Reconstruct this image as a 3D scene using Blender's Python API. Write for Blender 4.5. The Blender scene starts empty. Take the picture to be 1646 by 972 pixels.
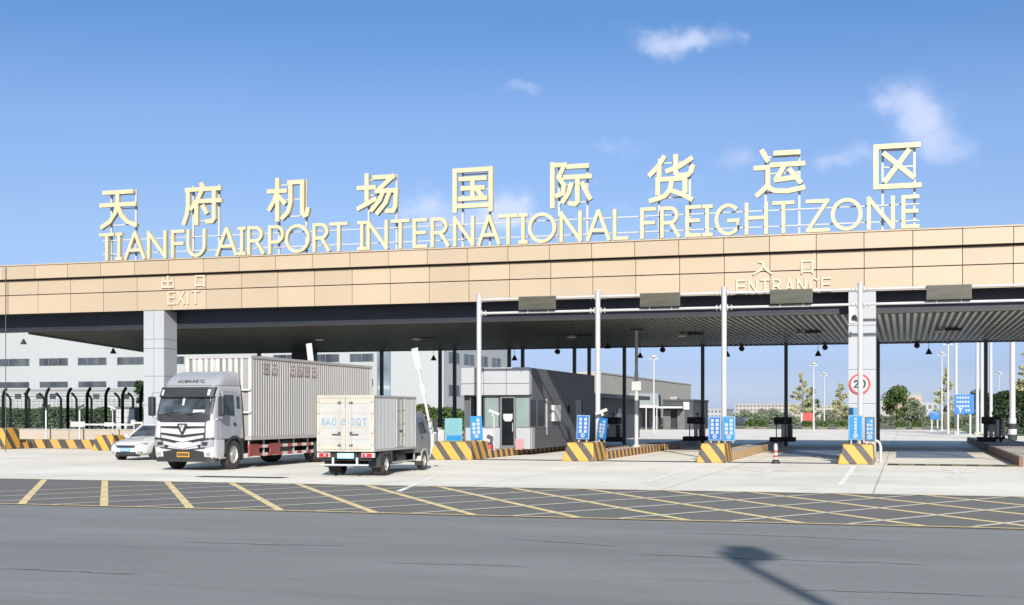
import bpy, bmesh, math, random
from mathutils import Vector, Matrix
random.seed(7)
R = math.radians
D = bpy.data
scene = bpy.context.scene
COL = scene.collection

# ------------------------------------------------------------------ camera, sky, sun, exposure
FPX, YAW, EYE, CXP, HYP = 2061.0, R(17.05), 1.95, 823.0, 664.0
cam_d = D.cameras.new('camera'); cam = D.objects.new('camera', cam_d); COL.objects.link(cam)
cam.location = (0, 0, EYE); cam.rotation_euler = (R(90), 0, YAW)
cam_d.sensor_width = 36; cam_d.lens = 36 * FPX / 1646; cam_d.shift_y = (HYP - 486) / 1646
cam_d.clip_end = 6000; cam_d.clip_start = 0.1
scene.camera = cam

SUN_EL, SUN_AZ = R(25.5), R(20)          # sun stands behind the camera, a little to its right
world = D.worlds.new('World'); scene.world = world; world.use_nodes = True
sun_d = D.lights.new('sun', 'SUN'); sun_d.energy = 3.8; sun_d.angle = R(0.55); sun_d.color = (1, .95, .87)
sun = D.objects.new('sun', sun_d); COL.objects.link(sun)
sun.rotation_euler = Vector((-math.sin(SUN_AZ) * math.cos(SUN_EL), math.cos(SUN_AZ) * math.cos(SUN_EL), -math.sin(SUN_EL))).to_track_quat('-Z', 'Y').to_euler()
scene.view_settings.view_transform = 'Standard'; scene.view_settings.look = 'None'
scene.view_settings.exposure = 1.05; scene.view_settings.gamma = 1

def build_world():
    nt = world.node_tree; N, L = nt.nodes, nt.links
    N.clear()
    out = N.new('ShaderNodeOutputWorld'); bg = N.new('ShaderNodeBackground'); bg.inputs[1].default_value = 0.055
    sky = N.new('ShaderNodeTexSky'); sky.sky_type = 'NISHITA'; sky.sun_disc = False
    sky.sun_elevation = SUN_EL; sky.sun_rotation = math.pi - SUN_AZ
    sky.altitude = 0; sky.air_density = 1.0; sky.dust_density = 0.6; sky.ozone_density = 3.0
    tc = N.new('ShaderNodeTexCoord'); sp = N.new('ShaderNodeSeparateXYZ'); L.new(tc.outputs['Generated'], sp.inputs[0])
    def m(op, a, b=None, c=None):
        n = N.new('ShaderNodeMath'); n.operation = op
        for i, v in enumerate((a, b, c)):
            if v is None: continue
            if isinstance(v, (int, float)): n.inputs[i].default_value = v
            else: L.new(v, n.inputs[i])
        return n.outputs[0]
    wn = N.new('ShaderNodeTexNoise'); wn.inputs['Scale'].default_value = 17; wn.inputs['Detail'].default_value = 5; wn.inputs['Roughness'].default_value = .6; L.new(tc.outputs['Generated'], wn.inputs[0])
    ws = N.new('ShaderNodeSeparateColor'); L.new(wn.outputs[1], ws.inputs[0])
    az = m('ARCTAN2', m('MULTIPLY', sp.outputs[0], -1.0), sp.outputs[1])     # counted to the left of +Y
    el = m('ARCSINE', sp.outputs[2]); el0 = el
    az = m('ADD', az, m('MULTIPLY', m('SUBTRACT', ws.outputs[0], .5), R(5.5))); el = m('ADD', el, m('MULTIPLY', m('SUBTRACT', ws.outputs[1], .5), R(3.2)))
    nz = N.new('ShaderNodeTexNoise'); nz.inputs['Scale'].default_value = 38; nz.inputs['Detail'].default_value = 9
    nz.inputs['Roughness'].default_value = .55; nz.inputs['Distortion'].default_value = .35
    mp = N.new('ShaderNodeMapping'); mp.inputs['Scale'].default_value = (1, 1, 1.7); L.new(tc.outputs['Generated'], mp.inputs[0]); L.new(mp.outputs[0], nz.inputs[0])
    # small fair weather clouds: azimuth, elevation, half sizes (degrees), amount
    clouds = [(9.8, 16.2, 1.95, 0.67, 1.0), (7.1, 15.9, 0.5, 0.33, 0.4), (-0.9, 12.5, 1.72, 1.17, 1.0), (-2.1, 11.0, 1.39, 0.83, 0.55), (0.6, 13.2, 1.11, 0.78, 0.45), (7.0, 11.1, 1.25, 0.83, 0.55), (2.7, 10.6, 1.33, 0.61, 0.65), (12.6, 11.9, 1.25, 0.42, 0.45), (16.6, 14.1, 0.56, 0.39, 0.45), (18.5, 14.0, 1.11, 0.39, 0.25), (16.9, 9.1, 1.33, 0.89, 1.0), (20.7, 9.2, 1.67, 0.78, 0.75), (18.0, 8.7, 1.95, 0.69, 0.5), (27.8, 7.6, 1.67, 0.5, 0.5), (12.1, 8.8, 1.67, 0.56, 0.35), (9.7, 9.9, 1.67, 0.5, 0.3)]
    tot = None
    for a, e, sa, se, amp in clouds:
        da = m('DIVIDE', m('SUBTRACT', az, R(a)), R(sa)); de = m('DIVIDE', m('SUBTRACT', el, R(e)), R(se))
        g = m('MULTIPLY', m('EXPONENT', m('MULTIPLY', m('ADD', m('MULTIPLY', da, da), m('MULTIPLY', de, de)), -1.0)), amp)
        tot = g if tot is None else m('ADD', tot, g)
    mr = N.new('ShaderNodeMapRange'); mr.interpolation_type = 'SMOOTHSTEP'
    L.new(m('ADD', m('MULTIPLY', tot, .6), m('MULTIPLY', nz.outputs[0], m('ADD', m('MULTIPLY', tot, .85), .10))), mr.inputs[0])
    mr.inputs[1].default_value = .16; mr.inputs[2].default_value = 1.25; mr.inputs[3].default_value = 0; mr.inputs[4].default_value = .66
    hs = N.new('ShaderNodeHueSaturation'); hs.inputs['Saturation'].default_value = 1.12 
    # thin bluish haze band near the horizon and the unseen upper sky brightened to lift the shadows: the clear air of the photograph is bluer towards the horizon than the model sky
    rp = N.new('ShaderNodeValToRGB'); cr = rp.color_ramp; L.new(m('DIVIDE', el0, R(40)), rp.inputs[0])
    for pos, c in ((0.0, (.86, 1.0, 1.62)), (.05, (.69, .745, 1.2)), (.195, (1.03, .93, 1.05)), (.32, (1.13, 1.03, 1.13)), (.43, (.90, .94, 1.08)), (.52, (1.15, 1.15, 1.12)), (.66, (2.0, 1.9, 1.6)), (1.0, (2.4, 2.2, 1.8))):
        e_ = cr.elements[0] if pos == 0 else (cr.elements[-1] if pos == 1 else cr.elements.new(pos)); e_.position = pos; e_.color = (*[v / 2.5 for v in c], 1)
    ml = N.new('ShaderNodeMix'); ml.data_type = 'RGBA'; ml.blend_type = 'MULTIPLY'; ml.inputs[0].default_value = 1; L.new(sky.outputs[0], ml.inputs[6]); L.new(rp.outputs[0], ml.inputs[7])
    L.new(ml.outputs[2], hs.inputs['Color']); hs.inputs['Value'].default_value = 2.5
    mx = N.new('ShaderNodeMix'); mx.data_type = 'RGBA'; L.new(mr.outputs[0], mx.inputs[0]); L.new(hs.outputs[0], mx.inputs[6])
    mx.inputs[7].default_value = (7.2, 7.8, 9.8, 1)
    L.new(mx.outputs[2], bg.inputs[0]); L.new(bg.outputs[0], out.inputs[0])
build_world()

# ------------------------------------------------------------------ helpers
def ray(px, py):
    u, v = (px - CXP) / FPX, (HYP - py) / FPX; s, c = math.sin(YAW), math.cos(YAW)
    return u * c - s, u * s + c, v
def at(px, py, Y):                       # photo point on the upright plane y = Y
    d = ray(px, py); k = Y / d[1]; return Vector((d[0] * k, Y, EYE + d[2] * k))
def gp(px, py, z=0.0):                   # photo point on the level plane z
    d = ray(px, py); k = (z - EYE) / d[2]; return Vector((d[0] * k, d[1] * k, z))

MATS = {}
def mat(name, col, rough=.6, metal=0.0, var=.10, scale=1.5, bump=0.0, bscale=30, spec=.5, dirt=0.0, dirtcol=(.12, .10, .08), dscale=.8, stretch=(1, 1, 1), coat=0.0, island=0.0):
    if name in MATS: return MATS[name]
    m = D.materials.new(name); m.use_nodes = True; nt = m.node_tree; N, L = nt.nodes, nt.links
    b = N['Principled BSDF']; b.inputs['Roughness'].default_value = rough; b.inputs['Metallic'].default_value = metal
    b.inputs['Specular IOR Level'].default_value = spec; b.inputs['Coat Weight'].default_value = coat
    tc = N.new('ShaderNodeTexCoord'); mp = N.new('ShaderNodeMapping'); mp.inputs['Scale'].default_value = stretch
    L.new(tc.outputs['Object'], mp.inputs[0])
    nz = N.new('ShaderNodeTexNoise'); nz.inputs['Scale'].default_value = scale; nz.inputs['Detail'].default_value = 6; L.new(mp.outputs[0], nz.inputs[0])
    mx = N.new('ShaderNodeMix'); mx.data_type = 'RGBA'
    rp = N.new('ShaderNodeMapRange'); rp.inputs[1].default_value = .3; rp.inputs[2].default_value = .7; L.new(nz.outputs[0], rp.inputs[0]); L.new(rp.outputs[0], mx.inputs[0])
    mx.inputs[6].default_value = (*[max(0, c * (1 - var)) for c in col], 1); mx.inputs[7].default_value = (*[min(1, c * (1 + var)) for c in col], 1)
    last = mx.outputs[2]
    if dirt > 0:
        n2 = N.new('ShaderNodeTexNoise'); n2.inputs['Scale'].default_value = dscale; n2.inputs['Detail'].default_value = 9; n2.inputs['Roughness'].default_value = .65; L.new(mp.outputs[0], n2.inputs[0])
        r2 = N.new('ShaderNodeMapRange'); r2.inputs[1].default_value = .48; r2.inputs[2].default_value = .75; r2.inputs[4].default_value = dirt; L.new(n2.outputs[0], r2.inputs[0])
        m2 = N.new('ShaderNodeMix'); m2.data_type = 'RGBA'; L.new(r2.outputs[0], m2.inputs[0]); L.new(last, m2.inputs[6]); m2.inputs[7].default_value = (*dirtcol, 1); last = m2.outputs[2]
    if island > 0:
        ge = N.new('ShaderNodeNewGeometry'); ri = N.new('ShaderNodeMapRange'); ri.inputs[3].default_value = 1 - island; ri.inputs[4].default_value = 1 + island; L.new(ge.outputs['Random Per Island'], ri.inputs[0])
        mi = N.new('ShaderNodeMix'); mi.data_type = 'RGBA'; mi.blend_type = 'MULTIPLY'; mi.inputs[0].default_value = 1; L.new(last, mi.inputs[6]); L.new(ri.outputs[0], mi.inputs[7]); last = mi.outputs[2]
    L.new(last, b.inputs['Base Color'])
    if bump > 0:
        n3 = N.new('ShaderNodeTexNoise'); n3.inputs['Scale'].default_value = bscale; n3.inputs['Detail'].default_value = 4; L.new(tc.outputs['Object'], n3.inputs[0])
        bp = N.new('ShaderNodeBump'); bp.inputs['Strength'].default_value = bump; bp.inputs['Distance'].default_value = .02; L.new(n3.outputs[0], bp.inputs['Height']); L.new(bp.outputs[0], b.inputs['Normal'])
    MATS[name] = m; return m

class MB:
    """collects simple solids into one mesh"""
    def __init__(s): s.bm = bmesh.new()
    def _f(s, vs):
        try: return s.bm.faces.new(vs)
        except ValueError: return None
    def box(s, x0, x1, y0, y1, z0, z1, M=None):
        p = [(x0, y0, z0), (x1, y0, z0), (x1, y1, z0), (x0, y1, z0), (x0, y0, z1), (x1, y0, z1), (x1, y1, z1), (x0, y1, z1)]
        v = [s.bm.verts.new(M @ Vector(q) if M else q) for q in p]
        for f in ((0, 3, 2, 1), (4, 5, 6, 7), (0, 1, 5, 4), (1, 2, 6, 5), (2, 3, 7, 6), (3, 0, 4, 7)): s._f([v[i] for i in f])
        return s
    def cbox(s, c, d, rz=0, rx=0, ry=0):
        M = Matrix.Translation(c) @ Matrix.Rotation(rz, 4, 'Z') @ Matrix.Rotation(rx, 4, 'X') @ Matrix.Rotation(ry, 4, 'Y')
        return s.box(-d[0] / 2, d[0] / 2, -d[1] / 2, d[1] / 2, -d[2] / 2, d[2] / 2, M)
    def hexa(s, bot, top):
        """solid between two rings of the same length"""
        return s.loft([bot, top])
    def loft(s, rings, cap=True, closed=True):
        V = [[s.bm.verts.new(p) for p in r] for r in rings]; n = len(V[0])
        for a, b in zip(V, V[1:]):
            for i in range(n if closed else n - 1): s._f([a[i], a[(i + 1) % n], b[(i + 1) % n], b[i]])
        if cap and closed: s._f(list(reversed(V[0]))); s._f(V[-1])
        return s
    def prism(s, poly, axis, a0, a1):
        def q(p, a): return {'x': (a, p[0], p[1]), 'y': (p[0], a, p[1]), 'z': (p[0], p[1], a)}[axis]
        return s.loft([[q(p, a0) for p in poly], [q(p, a1) for p in poly]])
    def cyl(s, p0, p1, r0, r1=None, n=12, cap=True):
        r1 = r0 if r1 is None else r1; p0, p1 = Vector(p0), Vector(p1); d = (p1 - p0).normalized()
        a = d.orthogonal().normalized(); b = d.cross(a)
        ring = lambda p, r: [p + (a * math.cos(t) + b * math.sin(t)) * r for t in [2 * math.pi * i / n for i in range(n)]]
        return s.loft([ring(p0, r0), ring(p1, r1)], cap)
    def tube(s, pts, r, n=8):
        pts = [Vector(p) for p in pts]; rings = []; up = None
        for i, p in enumerate(pts):
            d = (pts[min(i + 1, len(pts) - 1)] - pts[max(i - 1, 0)]).normalized()
            if up is None: up = d.orthogonal().normalized()
            a = (up - d * up.dot(d)).normalized(); up = a; b = d.cross(a)
            rr = r[i] if isinstance(r, (list, tuple)) else r
            rings.append([p + (a * math.cos(t) + b * math.sin(t)) * rr for t in [2 * math.pi * k / n for k in range(n)]])
        return s.loft(rings)
    def lathe(s, prof, c=(0, 0, 0), axis='z', n=20, cap=True):
        c = Vector(c); rings = []
        for r, h in prof:
            ring = []
            for k in range(n):
                t = 2 * math.pi * k / n; x, y = r * math.cos(t), r * math.sin(t)
                ring.append(c + Vector({'z': (x, y, h), 'x': (h, x, y), 'y': (x, h, y)}[axis]))
            rings.append(ring)
        return s.loft(rings, cap)
    def sheet(s, pts): s._f([s.bm.verts.new(p) for p in pts]); return s
    def build(s, name, m, parent=None, bevel=0, smooth=False, seg=2, loc=None):
        bmesh.ops.recalc_face_normals(s.bm, faces=s.bm.faces)
        me = D.meshes.new(name); s.bm.to_mesh(me); s.bm.free()
        o = D.objects.new(name, me); COL.objects.link(o)
        if m is not None: me.materials.append(m)
        if parent: o.parent = parent
        if loc: o.location = loc
        if smooth:
            for p in me.polygons: p.use_smooth = True
            try: me.set_sharp_from_angle(angle=R(38))
            except Exception: pass
        if bevel:
            b = o.modifiers.new('bevel', 'BEVEL'); b.width = bevel; b.segments = seg; b.limit_method = 'ANGLE'; b.angle_limit = R(40)
        return o
def tag(o, label, cat, group=None):
    o['label'] = label; o['category'] = cat
    if group: o['group'] = group
    return o
def thing(name, label, cat, loc=(0, 0, 0), rz=0, group=None):
    o = D.objects.new(name, None); COL.objects.link(o); o.empty_display_size = .3
    o.location = loc; o.rotation_euler = (0, 0, rz); return tag(o, label, cat, group)
def structure(o): o['kind'] = 'structure'; return o
def dup(root, loc, rz, label, group=None):
    def cp(o, par):
        c = o.copy(); COL.objects.link(c); c.parent = par
        for ch in list(o.children): cp(ch, c)
        return c
    r = cp(root, None); r.location = loc; r.rotation_euler = (0, 0, rz); r['label'] = label
    if group: r['group'] = group
    return r

# ------------------------------------------------------------------ stroke lettering (characters are bars of metal, bent where the stroke bends)
def arc(cx, cy, rx, ry, a0, a1, n=10): return [(cx + rx * math.cos(R(a0 + (a1 - a0) * i / n)), cy + ry * math.sin(R(a0 + (a1 - a0) * i / n))) for i in range(n + 1)]
GL = {
 'T': [[(0, 100), (100, 100)], [(50, 100), (50, 0)]],
 'I': [[(0, 100), (100, 100)], [(50, 100), (50, 0)], [(0, 0), (100, 0)]],
 'i': [[(50, 100), (50, 0)]],
 'A': [[(0, 0), (48, 100)], [(100, 0), (52, 100)], [(18, 32), (82, 32)]],
 'N': [[(0, 0), (0, 100)], [(0, 100), (100, 0)], [(100, 0), (100, 100)]],
 'F': [[(0, 0), (0, 100), (100, 100)], [(0, 51), (92, 51)]],
 'U': [[(0, 100), (0, 40)] + arc(50, 40, 50, 40, 180, 360)[1:] + [(100, 100)]],
 'R': [[(0, 0), (0, 100)], [(3, 100), (50, 100)] + arc(50, 74, 38, 26, 90, -90)[1:] + [(3, 48)], [(52, 48), (100, 0)]],
 'P': [[(0, 0), (0, 100)], [(3, 100), (55, 100)] + arc(55, 70, 45, 30, 90, -90)[1:] + [(3, 40)]],
 'O': [arc(50, 50, 50, 50, 90, 450, 28)],
 'E': [[(100, 100), (0, 100), (0, 0), (100, 0)], [(0, 52), (92, 52)]],
 'L': [[(0, 100), (0, 0), (100, 0)]],
 'G': [arc(54, 50, 54, 50, 52, 330, 22) + [(100, 22), (100, 46), (58, 46)]],
 'H': [[(0, 0), (0, 100)], [(100, 0), (100, 100)], [(0, 52), (100, 52)]],
 'Z': [[(0, 100), (96, 100)], [(96, 100), (2, 0)], [(2, 0), (100, 0)]],
 'X': [[(0, 0), (100, 100)], [(0, 100), (100, 0)]],
 'C': [arc(54, 50, 54, 50, 48, 312, 22)],
 'Q': [arc(50, 50, 50, 50, 90, 450, 24), [(58, 24), (100, -6)]],
 'M': [[(0, 0), (0, 100)], [(0, 100), (50, 20)], [(50, 20), (100, 100)], [(100, 100), (100, 0)]],
 'S': [arc(50, 75, 46, 25, 30, 270, 12) + arc(50, 25, 48, 25, 90, -150, 12)[1:]],
 'Y': [[(0, 100), (50, 48)], [(100, 100), (50, 48)], [(50, 50), (50, 0)]],
 'B': [[(0, 0), (0, 100)], [(3, 100), (50, 100)] + arc(50, 76, 36, 24, 90, -90)[1:] + [(3, 52)], [(50, 52)] + arc(54, 26, 44, 26, 90, -90)[1:] + [(3, 0)]],
 '0': [arc(50, 50, 46, 50, 90, 450, 24)],
 '2': [arc(50, 70, 46, 30, 165, -35, 12) + [(0, 0), (100, 0)]],
 '8': [arc(50, 76, 38, 24, 90, 450, 20), arc(50, 26, 46, 26, 90, 450, 20)],
 '·': [[(38, 50), (62, 50)]],
 '天': [[(8, 93), (86, 93)], [(0, 60), (94, 60)], [(46, 93), (46, 60), (40, 38), (24, 16), (2, 3)], [(47, 58), (56, 34), (74, 14), (97, 5)]],
 '府': [[(50, 100), (56, 88)], [(10, 88), (98, 88)], [(13, 88), (13, 50), (10, 25), (2, 3)], [(48, 78), (38, 58), (22, 40)], [(36, 56), (36, 1)], [(46, 57), (100, 57)], [(84, 80), (84, 11), (79, 4), (66, 4)], [(55, 43), (63, 28)]],
 '机': [[(0, 72), (42, 72)], [(22, 100), (22, 0)], [(21, 70), (14, 48), (2, 28)], [(26, 58), (40, 42)], [(36, 4), (50, 18), (56, 40), (56, 92)], [(53, 92), (86, 92), (86, 14), (91, 7), (97, 9), (100, 22)]],
 '场': [[(0, 68), (38, 68)], [(20, 98), (20, 28)], [(0, 18), (40, 38)], [(40, 92), (86, 92)], [(86, 92), (46, 58)], [(46, 58), (94, 58), (92, 18), (87, 8), (73, 8)], [(62, 56), (52, 34), (34, 13)], [(78, 56), (68, 28), (48, 5)]],
 '国': [[(3, 0), (3, 97), (97, 97), (97, 0)], [(3, 11), (97, 11)], [(19, 76), (81, 76)], [(24, 53), (76, 53)], [(17, 28), (83, 28)], [(50, 76), (50, 28)], [(64, 46), (73, 35)]],
 '际': [[(6, 98), (6, 0)], [(6, 96), (36, 96), (22, 68), (35, 48), (32, 29), (18, 24)], [(46, 91), (92, 91)], [(38, 66), (99, 66)], [(69, 66), (69, 8), (63, 2), (52, 4)], [(53, 48), (46, 28), (33, 10)], [(82, 48), (99, 15)]],
 '货': [[(32, 99), (20, 80), (2, 62)], [(22, 80), (22, 54)], [(94, 93), (70, 78), (42, 68)], [(60, 100), (60, 62), (66, 56), (88, 57), (95, 64), (98, 74)], [(19, 18), (19, 49), (81, 49), (81, 20)], [(50, 40), (47, 24), (34, 10), (4, 1)], [(56, 20), (76, 12), (94, 1)]],
 '运': [[(14, 99), (24, 80)], [(0, 63), (25, 63), (25, 22)], [(25, 22), (4, 3)], [(22, 20), (40, 10), (66, 8), (98, 14)], [(42, 94), (88, 94)], [(34, 68), (98, 68)], [(60, 66), (43, 36)], [(43, 34), (84, 38)], [(72, 54), (92, 28)]],
 '区': [[(98, 95), (4, 95), (4, 7), (100, 7)], [(24, 78), (86, 26)], [(76, 82), (26, 20)]],
 '出': [[(50, 100), (50, 4)], [(14, 88), (14, 54), (86, 54), (86, 88)], [(4, 40), (4, 4), (96, 4), (96, 40)]],
 '口': [[(10, 0), (10, 92), (90, 92), (90, 0)], [(10, 12), (90, 12)]],
 '入': [[(34, 97), (50, 92), (54, 70), (70, 32), (98, 3)], [(54, 68), (38, 30), (4, 3)]],
 '川': [[(12, 95), (12, 45), (2, 4)], [(50, 92), (50, 12)], [(90, 97), (90, 3)]],
 '¤': [[(4, 92), (96, 92)], [(4, 55), (96, 55)], [(4, 6), (96, 6)], [(50, 100), (50, 0)], [(12, 78), (12, 30)], [(88, 78), (88, 30)]],   # writing too small to read in the photo
 '↗': [[(50, 0), (50, 55)], [(50, 55), (20, 95)], [(50, 55), (85, 90)]],
}
def strokes(mb, g, x0, x1, z0, z1, w, y0, y1, place=None, slant=0.0):
    """glyph g as bent bars filling x0..x1, z0..z1, front face near y0, back at y1"""
    place = place or (lambda x, y, z: (x, y, z)); h = w / 2
    k = 0
    for pl in GL[g]:
        pts = [Vector((x0 + h + (x1 - x0 - w) * p[0] / 100, z0 + h + (z1 - z0 - w) * p[1] / 100)) for p in pl]
        pts = [Vector((p.x + slant * (p.y - z0), p.y)) for p in pts]
        closed = (pts[0] - pts[-1]).length < 1e-5
        if closed: pts = pts[:-1]
        n = len(pts); Lf, Rt = [], []
        if not closed:
            d0 = (pts[0] - pts[1]).normalized(); d1 = (pts[-1] - pts[-2]).normalized()
            pts[0] = pts[0] + d0 * h * .98; pts[-1] = pts[-1] + d1 * h * .98
        for i, p in enumerate(pts):
            a = pts[i - 1] if (i > 0 or closed) else None; b = pts[(i + 1) % n] if (i < n - 1 or closed) else None
            da = (p - a).normalized() if a is not None else None; db = (b - p).normalized() if b is not None else None
            if da is None: da = db
            if db is None: db = da
            na, nb = Vector((-da.y, da.x)), Vector((-db.y, db.x)); mi = (na + nb)
            mi = na if mi.length < 1e-4 else mi.normalized(); s = min(1.7, 1 / max(.3, mi.dot(na)))
            Lf.append(p + mi * h * s); Rt.append(p - mi * h * s)
        yo = y0 - .003 * k; yb = y1 + .0015 * k; k += 1
        V = [[mb.bm.verts.new(place(q.x, yy, q.y)) for q in row] for yy in (yo, yb) for row in (Lf, Rt)]
        for i in range(n if closed else n - 1):
            j = (i + 1) % n
            mb._f([V[0][i], V[0][j], V[1][j], V[1][i]]); mb._f([V[2][i], V[3][i], V[3][j], V[2][j]])
            mb._f([V[0][i], V[2][i], V[2][j], V[0][j]]); mb._f([V[1][i], V[1][j], V[3][j], V[3][i]])
        if not closed:
            mb._f([V[0][0], V[1][0], V[3][0], V[2][0]]); mb._f([V[0][-1], V[2][-1], V[3][-1], V[1][-1]])

# ------------------------------------------------------------------ ground materials
def nodes_of(name, rough):
    m = D.materials.new(name); m.use_nodes = True; nt = m.node_tree; b = nt.nodes['Principled BSDF']; b.inputs['Roughness'].default_value = rough
    return m, nt.nodes, nt.links, b
def noise(N, L, vec, scale, detail=6, rough=.55):
    n = N.new('ShaderNodeTexNoise'); n.inputs['Scale'].default_value = scale; n.inputs['Detail'].default_value = detail; n.inputs['Roughness'].default_value = rough
    L.new(vec, n.inputs[0]); return n.outputs[0]
def mapping(N, L, vec, sc, rot=0.0):
    n = N.new('ShaderNodeMapping'); n.inputs['Scale'].default_value = sc; n.inputs['Rotation'].default_value = (0, 0, rot); L.new(vec, n.inputs[0]); return n.outputs[0]
def mrange(N, L, v, a, b, c=0.0, d=1.0):
    n = N.new('ShaderNodeMapRange'); n.inputs[1].default_value = a; n.inputs[2].default_value = b; n.inputs[3].default_value = c; n.inputs[4].default_value = d; L.new(v, n.inputs[0]); return n.outputs[0]
def mixc(N, L, fac, a, b):
    n = N.new('ShaderNodeMix'); n.data_type = 'RGBA'
    if isinstance(fac, float): n.inputs[0].default_value = fac
    else: L.new(fac, n.inputs[0])
    for i, v in ((6, a), (7, b)):
        if isinstance(v, tuple): n.inputs[i].default_value = (*v, 1)
        else: L.new(v, n.inputs[i])
    return n.outputs[2]
def math2(N, L, op, a, b):
    n = N.new('ShaderNodeMath'); n.operation = op
    for i, v in enumerate((a, b)):
        if isinstance(v, (int, float)): n.inputs[i].default_value = v
        else: L.new(v, n.inputs[i])
    return n.outputs[0]
def bump(N, L, b, h, strength, dist=.01):
    n = N.new('ShaderNodeBump'); n.inputs['Strength'].default_value = strength; n.inputs['Distance'].default_value = dist
    L.new(h, n.inputs['Height']); L.new(n.outputs[0], b.inputs['Normal'])

def mat_asphalt(name, c0, c1, streak):
    m, N, L, b = nodes_of(name, .88); b.inputs['Specular IOR Level'].default_value = .25
    tc = N.new('ShaderNodeTexCoord').outputs['Object']
    big = noise(N, L, mapping(N, L, tc, (.12, .45, 1)), 1.0, 7, .6)
    c = mixc(N, L, mrange(N, L, big, .32, .68), c0, c1)
    st = noise(N, L, mapping(N, L, tc, (.10, 1.5, 1), R(-2)), 1.3, 7, .68)          # tyre marks along the road
    c = mixc(N, L, mrange(N, L, st, .52, .72, 0, streak), c, tuple(x * .45 for x in c0))
    st2 = noise(N, L, mapping(N, L, tc, (.06, 2.6, 1), R(1.5)), .9, 4, .5)
    c = mixc(N, L, mrange(N, L, st2, .60, .72, 0, .35), c, tuple(min(1, x * 1.5) for x in c1))
    g2 = noise(N, L, tc, 9, 8, .75); c = mixc(N, L, mrange(N, L, g2, .35, .7, 0, .4), c, tuple(x * .72 for x in c0))
    g3 = noise(N, L, tc, 34, 3, .8); c = mixc(N, L, mrange(N, L, g3, .42, .68, 0, .42), c, tuple(x * .55 for x in c0))
    g = noise(N, L, tc, 95, 3, .7); c = mixc(N, L, mrange(N, L, g, .3, .75, 0, .45), c, tuple(x * 1.9 for x in c1))
    L.new(c, b.inputs['Base Color']); bump(N, L, b, g, .5, .008); return m
def mat_concrete():
    m, N, L, b = nodes_of('slab concrete', .9); b.inputs['Specular IOR Level'].default_value = .06
    tc = N.new('ShaderNodeTexCoord').outputs['Object']
    big = noise(N, L, mapping(N, L, tc, (.16, .22, 1)), 1.0, 8, .62)
    c = mixc(N, L, mrange(N, L, big, .3, .7), (.535, .50, .44), (.685, .65, .58))
    st = noise(N, L, mapping(N, L, tc, (.9, .07, 1)), 1.1, 5, .6)                    # wheel paths along the lanes
    c = mixc(N, L, mrange(N, L, st, .55, .78, 0, .28), c, (.27, .245, .21))
    st3 = noise(N, L, tc, .55, 9, .7)
    c = mixc(N, L, mrange(N, L, st3, .55, .75, 0, .5), c, (.26, .23, .19))
    br = N.new('ShaderNodeTexBrick'); br.offset = 0; br.inputs['Scale'].default_value = 1; br.inputs['Mortar Size'].default_value = .022; br.inputs['Brick Width'].default_value = 5.2; br.inputs['Row Height'].default_value = 6.0; br.inputs['Mortar Smooth'].default_value = .2
    mp = N.new('ShaderNodeMapping'); mp.inputs['Location'].default_value = (.75, 1.1, 0); L.new(tc, mp.inputs[0]); L.new(mp.outputs[0], br.inputs[0])
    br.inputs['Color1'].default_value = (.97, .97, .97, 1); br.inputs['Color2'].default_value = (1.04, 1.04, 1.04, 1); br.inputs['Mortar'].default_value = (.55, .53, .5, 1)
    mu = N.new('ShaderNodeMix'); mu.data_type = 'RGBA'; mu.blend_type = 'MULTIPLY'; mu.inputs[0].default_value = 1; L.new(c, mu.inputs[6]); L.new(br.outputs[0], mu.inputs[7])
    g = noise(N, L, tc, 45, 4, .7)
    L.new(mixc(N, L, mrange(N, L, g, .35, .8, 0, .22), mu.outputs[2], (.68, .65, .6)), b.inputs['Base Color']); bump(N, L, b, g, .25, .006); return m
def mat_paint(name, col, wear):
    """road paint, worn through in places"""
    m, N, L, b = nodes_of(name, .7)
    tc = N.new('ShaderNodeTexCoord').outputs['Object']
    n1 = noise(N, L, tc, 2.6, 10, .78)
    L.new(mixc(N, L, mrange(N, L, n1, .5, .66, 0, wear), col, tuple(x * .45 + .03 for x in col)), b.inputs['Base Color']); return m
def mat_stripes(name, k, ca, cb, wx, wy, wz, duty=.55, off=0.0):
    """painted diagonal hazard stripes on concrete, chipped"""
    m, N, L, b = nodes_of(name, .6)
    tc = N.new('ShaderNodeTexCoord').outputs['Object']
    n1 = noise(N, L, tc, 6, 6, .7)
    sp = N.new('ShaderNodeSeparateXYZ'); L.new(tc, sp.inputs[0])
    ph = math2(N, L, 'ADD', math2(N, L, 'ADD', math2(N, L, 'MULTIPLY', sp.outputs[0], wx), math2(N, L, 'MULTIPLY', sp.outputs[1], wy)), math2(N, L, 'MULTIPLY', sp.outputs[2], wz))
    ph = math2(N, L, 'ADD', ph, math2(N, L, 'MULTIPLY', n1, .03))
    fr = math2(N, L, 'FRACT', math2(N, L, 'ADD', math2(N, L, 'MULTIPLY', ph, k), off), 0)
    c = mixc(N, L, math2(N, L, 'LESS_THAN', fr, duty), cb, ca)
    n2 = noise(N, L, tc, 2.4, 10, .75)
    c = mixc(N, L, mrange(N, L, n2, .56, .70, 0, .75), c, (.24, .21, .17))
    L.new(c, b.inputs['Base Color']); return m

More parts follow.
